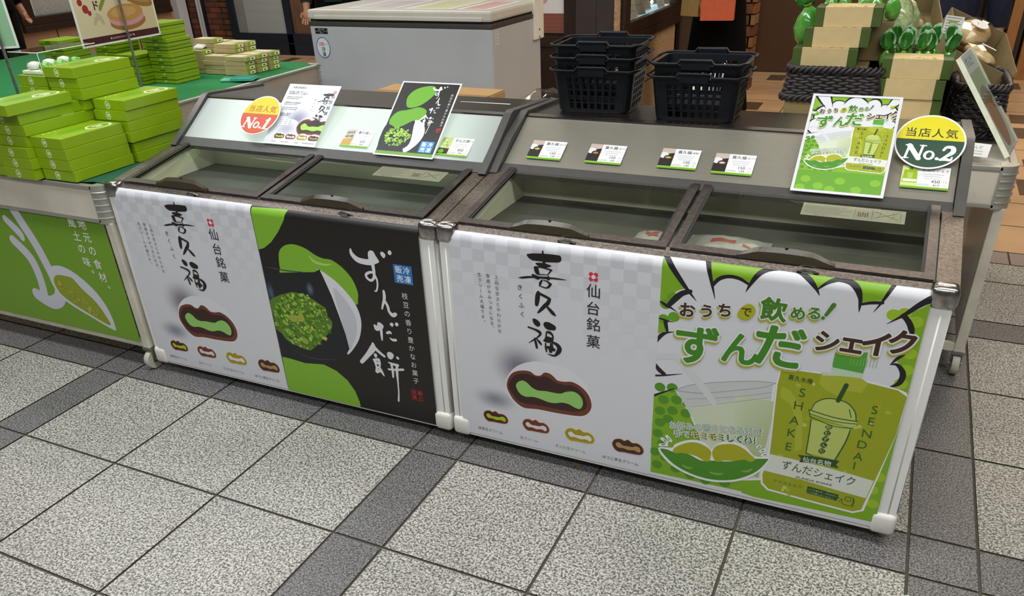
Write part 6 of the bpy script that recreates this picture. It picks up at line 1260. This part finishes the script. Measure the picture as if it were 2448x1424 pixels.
def bread_bag(parent_loc, rot, label, s_=1.0, seed=1):
    rnd = random.Random(seed); R = empty('bread_bag', parent_loc, 0, label, 'bread', 'bread in clear bags', rot)
    mb = MB(); mb.lathe([(0.01, -0.085), (0.040, -0.066), (0.052, -0.02), (0.052, 0.03), (0.038, 0.068), (0.008, 0.085)], (0, 0, 0.030), 18, 0, 'y', 1.0, 0.46)
    mb.v = [(x*s_+rnd.uniform(-.002, .002), y*s_, z*s_) for x, y, z in mb.v]; mb.done('bread', M['bread'], R, smooth=True)
    f = MB(); n = 16; pr = [(0.012, -0.088), (0.046, -0.070), (0.056, -0.02), (0.056, 0.035), (0.044, 0.068), (0.012, 0.088), (0.006, 0.10)]
    for r, h in pr:
        for k in range(n): a = 2*PI*k/n; q = r*(1+rnd.uniform(-.09, .09)); f.v.append((q*math.cos(a)*s_, h*s_, (0.034+q*math.sin(a)*0.56)*s_))
    for i in range(len(pr)-1):
        for k in range(n): f.f.append((i*n+k, i*n+(k+1) % n, (i+1)*n+(k+1) % n, (i+1)*n+k)); f.m.append(0)
    f.done('clear_bag', M['film'], R)
    q = MB(); q.poly([(0.028*math.cos(2*PI*k/20)*s_+0.006, 0.028*math.sin(2*PI*k/20)*s_-0.01, 0.0665*s_+0.0005*math.sin(k)) for k in range(20)]); q.done('round_label', M['paper'], R)
    return R
bread_bag((2.690, 1.68, 0.865), (0.1, 0.42, 0.3), 'loaf in a clear bag with a round white label in the right carton', 0.95, 1)
bread_bag((2.665, 1.90, 0.905), (0.2, 0.40, -0.2), 'loaf in a clear bag at the far end of the right carton', 1.1, 2)
bread_bag((2.43, 2.06, 0.935), (0.3, 0.0, 1.2), 'flat bread in a clear bag inside the left carton', 0.95, 3)
P = Print(62, 58, 'e4e4de', 0.6); P.up()
for j in range(6): P.rect(5, 5+j*9, 50-6*(j % 2), 3, '8a8880')
P.rect(14, 16, 28, 7, '9cac3c').up(); P.text('ずんだパン', 31, 46, 9, '3a3a30')
o = P.build('price_tag', M['ink']); o.location = (2.575, 1.74, 1.01); o.rotation_euler = (-0.25, 0.15, 0.25); tag(o, 'small white price tag clipped above the right bread carton', 'price tag')
# ---- leaning clear sign and price holder
R = empty('leaning_sign', (2.796, 1.120, WZ-0.002), -0.17, 'clear acrylic sign stand leaning at the corner of the grey wagon', 'sign')
W_ = 0.21; dx, hh = -0.190, 0.262
def quad(off, m, name, y0, y1, par=R):
    n = Vector((hh, 0, -dx)).normalized()*off; mb = MB(); A = [Vector((0, y0, 0)), Vector((0, y1, 0)), Vector((dx, y1, hh)), Vector((dx, y0, hh))]
    B = [q+n for q in A]; C_ = [q+n*1.0+Vector((hh, 0, -dx)).normalized()*0.002 for q in A]
    mb.poly(C_)
    if m is M['acrylic']: return mb.done(name, m, par, fix=False)
    mb.poly(B[::-1])
    for i in range(4): j = (i+1) % 4; mb.poly([B[i], B[j], C_[j], C_[i]])
    return mb.done(name, m, par)
quad(0, M['acrylic'], 'clear_sheet', 0, W_); quad(0.012, M['acrylic'], 'clear_sheet', 0, W_)
q = quad(0.005, M['paper'], 'picture', 0.004, W_-0.004)
P = Print(200, 318, 'c9ccbe', 0.3); P.up(); P.rect(0, 0, 200, 110, 'd0d4cc'); P.rect(0, 60, 200, 60, 'a9b98a'); P.up(); P.disc(100, 150, 70, 40, '8a8468'); P.blob([(40, 190), (90, 150), (150, 170), (170, 240), (140, 300), (70, 300)], 'a9743c'); P.text('ずんだ', 100, 28, 34, '4a5a3c', 0.01)
o = P.build('printed_face', M['ink'], R); a_ = math.atan2(-dx, hh)
o.matrix_local = Matrix.Translation(Vector((dx, 0.005, hh))+Vector((hh, 0, -dx)).normalized()*0.0085) @ Matrix(((0, -math.cos(a_), -math.sin(a_), 0), (1, 0, 0, 0), (0, -math.sin(a_), math.cos(a_), 0), (0, 0, 0, 1)))
for y0 in (0.0, W_-0.003):
    mb = MB(); n = Vector((hh, 0, -dx)).normalized()*0.014; A = [Vector((0, y0, 0)), Vector((dx, y0, hh)), Vector((dx, y0, hh))+n, n.copy()+Vector((0, y0, 0))]
    mb.poly(A); mb.poly([p+Vector((0, 0.003, 0)) for p in A][::-1])
    for i in range(4): j = (i+1) % 4; mb.poly([A[i], A[j], A[j]+Vector((0, .003, 0)), A[i]+Vector((0, .003, 0))])
    mb.done('edge_strip', M['print_w'], R)
P = Print(74, 40, 'dfdfd8', 0.5); P.up(); P.text('ずんだ', 37, 12, 12, '3a3a30')
for j in range(2): P.rect(8, 22+j*8, 50, 3, 'a9a9a0')
R = empty('price_holder', (2.715, 1.095, WZ), -0.25, 'clear price holder on the front corner of the grey wagon', 'price holder')
o = P.build('card', M['ink'], R); o.location = (-0.037, -0.001, 0.044); o.rotation_euler = (-0.6, 0, 0)
mb = MB(); mb.lathe([(0.018, 0), (0.018, 0.003)], (0, 0, 0), 16); mb.done('base', M['acrylic'], R)
mb = MB(); mb.prism([(-0.02, 0.002), (-0.018, 0.002), (0.024, 0.046), (0.022, 0.047)], -0.037, 0.037); mb.done('holder_back', M['acrylic'], R)


# ================================================================ shop fronts at the back
WY = 6.60
mb = MB(); mb.box((-3.99, WY, 0.05), (3.3, WY+0.15, 3.0)); struct(mb, 'wall_back', M['panel'])
# left wall with a framed display window, stone below
LX = -4.95
def lwall():
    mb = MB(); mb.box((LX-0.2, 0.4, 0), (LX, 5.45, 0.60), 0); mb.box((LX-0.2, 0.4, 1.9), (LX, 5.45, 3.0), 0); mb.box((LX-0.2, 0.4, 0.60), (LX, 3.62, 1.9), 0); mb.box((LX-0.2, 5.40, 0.60), (LX, 5.45, 1.9), 0)
    for y in (1.2, 2.3, 3.1, 3.96, 4.9): mb.box((LX-0.001, y, 0), (LX+0.002, y+0.010, 0.60), 1)
    struct(mb, 'wall_left', [M['stone'], M['gasket']])
    mb = MB()
    for a, b in (((LX-0.03, 3.62, 0.60), (LX+0.05, 5.40, 0.655)), ((LX-0.03, 3.62, 0.655), (LX+0.04, 5.40, 0.725)), ((LX-0.03, 3.62, 0.725), (LX+0.04, 3.76, 1.9)), ((LX-0.03, 5.25, 0.725), (LX+0.04, 5.40, 1.9))): mb.box(a, b, 0, 0.006)
    f = struct(mb, 'window_1', M['darkwood'])
    mb = MB(); mb.box((LX-0.10, 3.83, 0.73), (LX-0.07, 4.38, 1.95)); mb.done('display_sheet', M['speck'], f)
    mb = MB(); mb.box((LX-0.24, 4.3, 0.73), (LX-0.18, 5.4, 1.95)); mb.done('dark_back', M['panel'], f)
    mb = MB(); mb.box((LX-0.12, 3.76, 0.73), (LX-0.02, 3.80, 1.9)); mb.done('oak_reveal', M['oak'], f)
    mb = MB(); mb.box((LX-0.10, 3.80, 0.73), (LX-0.05, 3.83, 1.9)); mb.done('white_strip', M['column'], f)
    mb = MB(); mb.poly([(LX-0.01, 3.76, 0.725), (LX-0.01, 5.25, 0.725), (LX-0.01, 5.25, 1.9), (LX-0.01, 3.76, 1.9)]); mb.done('pane', M['acrylic'], f, fix=False)
lwall()
# column and brick piers
mb = MB(); mb.box((-6.35, 6.45, 0), (-5.92, 6.9, 3.0)); mb.box((-6.95, 6.6, 0), (-6.42, 7.0, 3.0)); struct(mb, 'column_white', M['column'])
mb = MB(); mb.box((-6.44, 6.53, 0), (-6.34, 6.8, 3.0)); mb.box((-5.92, 6.62, 0), (-5.38, 7.0, 3.0), 0); struct(mb, 'pier_brick', M['brick'])
mb = MB(); mb.box((-5.385, 6.60, 0), (-5.21, 7.0, 3.0)); struct(mb, 'pier_amber', M['brick2'])
mb = MB()
for x in (-5.74, -5.69): mb.box((x, 6.58, 0), (x+0.018, 6.62, 3.0))
struct(mb, 'trim_1', M['column'])
mb = MB(); mb.box((-5.66, 6.585, 0), (-5.63, 6.62, 3.0)); mb.box((-5.945, 6.60, 0), (-5.91, 6.64, 3.0)); struct(mb, 'trim_2', M['gasket'])
# glazed shop front with frosted film
mb = MB()
for a, b in (((-5.22, 6.56, 0), (-5.13, 6.66, 3.0)), ((-4.36, 6.56, 0), (-4.27, 6.66, 3.0)), ((-5.22, 6.56, 0.0), (-3.95, 6.66, 0.13)), ((-5.13, 6.56, 0.13), (-3.95, 6.66, 0.24))): mb.box(a, b, 0, 0.004)
d = struct(mb, 'door_1', M['navyframe'])
mb = MB(); mb.box((-5.13, 6.60, 0.24), (-4.36, 6.615, 3.0)); mb.done('pane', M['greyfilm'], d)
mb = MB(); mb.box((-4.98, 6.592, 0.24), (-4.37, 6.598, 0.86)); mb.done('frosted_film', M['frost'], d)
P = Print(560, 300, '8f918c', 0.4); P.up(); c = 'b9c0c0'
for i, pts in enumerate(([(30, 0), (90, 0), (70, 260), (50, 250)], [(110, 0), (200, 0), (210, 180), (160, 200)], [(230, 100), (320, 60), (330, 280), (260, 290)], [(360, 0), (440, 20), (460, 200), (380, 240)], [(470, 60), (540, 40), (550, 280), (490, 270)])): P.blob(pts, c)
o = P.build('film_lettering', M['ink'], d); o.location = (-4.95, 6.594, 1.17)
mb = MB(); mb.box((-4.27, 6.60, 0.24), (-3.80, 6.68, 3.0)); struct(mb, 'wall_walnut', M['woodpanel'])
# dark shop front and the display window on the right
mb = MB(); mb.box((0.2, 3.70, 0), (0.385, 3.78, 2.6)); mb.box((0.385, 3.66, 0), (0.492, 3.80, 2.6)); struct(mb, 'trim_3', M['darkwood'])
P = Print(300, 585, 'dedcd8', 2); P.up(); P.rect(0, 465, 300, 120, '8a5240'); P.up()
for i in range(5): P.rect(0, 475+i*24, 300, 2, '6a3c30')
P.disc(90, 380, 40, 30, 'd09a9c'); P.text('いらっしゃいませ', 150, 180, 30, 'b9a8a0')
o = P.build('wall_poster', M['ink']); o.location = (0.13, 3.69, 1.26); tag(o, 'white and brown poster on the dark shop front right of the chest freezer', 'poster')
mb = MB(); mb.box((0.492, 3.60, 0), (0.63, 3.66, 2.6)); mb.box((0.632, 3.60, 0), (0.755, 3.66, 2.6)); struct(mb, 'wall_panel', M['panel'])
mb = MB(); mb.box((0.627, 3.605, 0), (0.634, 3.66, 2.6)); struct(mb, 'trim_4', M['gasket'])
mb = MB(); mb.box((0.0, 3.62, 0.60), (0.40, 3.72, 0.66)); mb.box((0.0, 3.64, 0.0), (0.42, 3.70, 0.60)); struct(mb, 'trim_5', M['darkwood'])
DX = 0.785
mb = MB(); mb.box((0.60, 3.60, 0), (DX, 5.05, 0.60)); mb.box((0.60, 5.0, 0), (DX, 5.05, 2.6)); mb.box((0.755, 3.585, 0), (DX, 3.62, 2.6)); mb.box((DX-0.001, 3.7, 0.29), (DX+0.001, 5.05, 0.297), 1); struct(mb, 'wall_stone', [M['stone2'], M['gasket']])
mb = MB()
for a, b in (((DX-0.02, 3.63, 0.60), (DX+0.03, 5.05, 0.66)), ((DX-0.02, 3.63, 0.66), (DX+0.025, 5.05, 0.735)), ((DX-0.02, 3.63, 0.735), (DX+0.03, 3.74, 1.9)), ((DX-0.02, 4.86, 0.735), (DX+0.03, 5.05, 1.9))): mb.box(a, b, 0, 0.004)
wd = struct(mb, 'window_2', M['darkwood'])
mb = MB(); mb.box((DX-0.30, 3.70, 0.70), (DX-0.03, 4.92, 0.735)); mb.done('lit_shelf', mat('lit_shelf_glow', 'a9c4cc', 0.5, emit='a4c8d4', estr=0.75), wd)
mb = MB(); mb.box((DX-0.34, 3.70, 0.70), (DX-0.30, 4.92, 1.9)); mb.done('lit_back', mat('lit_back_glow', '9ab8bc', 0.5, emit='9cc0b8', estr=0.6), wd)
mb = MB(); mb.poly([(DX-0.005, 3.74, 0.735), (DX-0.005, 4.86, 0.735), (DX-0.005, 4.86, 1.9), (DX-0.005, 3.74, 1.9)]); mb.done('pane', M['acrylic'], wd, fix=False)
for k in range(12):
    mb = MB(); mb.lathe([(0.001, -0.014), (0.012, -0.006), (0.012, 0.006), (0.001, 0.014)], (DX-0.06-0.08*(k % 2), 4.80, 0.76+0.05*(k//2)), 10); mb.done('lamp_bulb', mat('bulb_glow', 'ffffff', 0.4, emit='f4f0ff', estr=5) if k == 0 else bpy.data.materials['bulb_glow'], wd, smooth=True)
for k, (y, w_, h_, x) in enumerate(((3.86, 0.15, 0.18, 0.10), (4.12, 0.15, 0.22, 0.14), (4.38, 0.16, 0.22, 0.18), (4.60, 0.11, 0.10, 0.08))):
    P = Print(w_*1000, h_*1000, 'b9b7ac', 6); P.up(); P.rect(8, 8, w_*1000-16, h_*1000-16, ('a9a89c', 'b4b0a4', '9c9488', 'a4b0a8')[k]); P.up()
    for j in range(4): P.rect(20, 20+j*h_*200, w_*1000-50, 5, '7a7870')
    o = P.build('display_booklet', M['ink']); o.location = (DX-x+0.02, y, 0.738+h_*math.cos(0.35)); o.rotation_euler = (-0.35, 0, PI/2-0.15); tag(o, 'grey booklet standing in the lit display window, %s from the front' % ('first', 'second', 'third', 'fourth')[k], 'booklet', 'booklets in the lit window')
# glass cabinet edge, amber brick pier and brown door
mb = MB(); mb.box((0.785, 5.06, 0), (0.80, 5.10, 2.6)); mb.box((0.99, 5.40, 0), (1.02, 5.46, 2.6)); struct(mb, 'trim_6', M['darkwood'])
mb = MB(); mb.box((0.80, 5.10, 0), (0.98, 5.14, 2.6)); mb.box((1.02, 5.46, 0), (1.16, 5.50, 2.6)); struct(mb, 'wall_glazed', mat('dim_glazing', '5a4c42', 0.15, 0, 0.1, 4))
mb = MB(); rnd = random.Random(8)
for j in range(30):
    z = 0.0+j*0.085
    for i in range(2):
        x0 = 0.98+(0.02 if j % 2 else 0.0)+i*0.13
        mb.box((x0, 5.62, z), (x0+0.122, 5.80, z+0.072), rnd.randrange(3))
    mb.box((1.25, 5.62+(0.02 if j % 2 else 0), z), (1.285, 5.80, z+0.072), rnd.randrange(3))
for j in range(30):
    z = 0.0+j*0.085
    mb.box((1.0, 5.64, z+0.072), (1.27, 5.79, z+0.085), 3)
struct(mb, 'pier_stacked', [mat('amber_stone', '8a5a30', 0.7, 0, 0.15, 20), mat('rust_stone', '6e4426', 0.7, 0, 0.15, 20), mat('buff_stone', '8a6c42', 0.7, 0, 0.15, 20), M['darkwood']])
for i, (a, b) in enumerate((((1.13, 6.50, 0.0), (1.165, 6.58, 2.6)),)):
    mb = MB(); mb.box(a, b); struct(mb, 'trim_7', M['gasket'])
mb = MB(); mb.box((1.165, 6.52, 0.01), (3.0, 6.58, 2.6)); dr = struct(mb, 'door_2', M['brown'])
mb = MB(); mb.box((1.15, 6.50, 0.30), (1.165, 6.53, 0.42)); mb.done('hinge', M['zinc'], dr)
# hanging dark garments and the oak cabinet on the right
mb = MB(); n = 60
for i in range(n+1):
    x = 2.62+0.42*i/n; y = 4.9+0.03*math.sin(i*0.9)+0.012*math.sin(i*2.3); mb.v.append((x, y, 0.05)); mb.v.append((x, y, 2.0))
for i in range(n): mb.f.append((2*i, 2*i+2, 2*i+3, 2*i+1)); mb.m.append(0)
o = mb.done('hanging_cloth', mat('dark_brown_cloth', '1e1512', 0.9, 0, 0.3, 8, stretch=(8, 8, 0.5)), smooth=True); tag(o, 'dark folded curtain hanging behind the bread cartons', 'curtain')
R = empty('oak_cabinet', (3.3, 6.55, 0), 0, 'oak framed cabinet with pale panels at the far right', 'cabinet')
for nm, a, b, m in (('post', (-0.13, 0, 0), (-0.04, 0.08, 2.4), 'oak'), ('post', (0.02, 0.0, 0.0), (0.10, 0.08, 2.4), 'oak'), ('rail', (0.10, 0.0, 0.50), (0.8, 0.08, 0.60), 'oak'), ('panel', (0.10, 0.02, 0.03), (0.8, 0.06, 0.50), 'offw'), ('panel', (0.10, 0.02, 0.60), (0.8, 0.06, 2.0), 'oak'), ('panel', (-0.155, 0.02, 0.0), (-0.12, 0.06, 0.22), 'offw'), ('plinth', (0.10, 0.0, 0.0), (0.8, 0.06, 0.03), 'darkwood')):
    mb = MB(); mb.box(a, b, 0, 0.002); mb.done(nm, M[m], R)
mb = MB(); mb.box((2.9, 7.2, 0), (4.4, 7.3, 3.0)); struct(mb, 'wall_right', M['brown'])
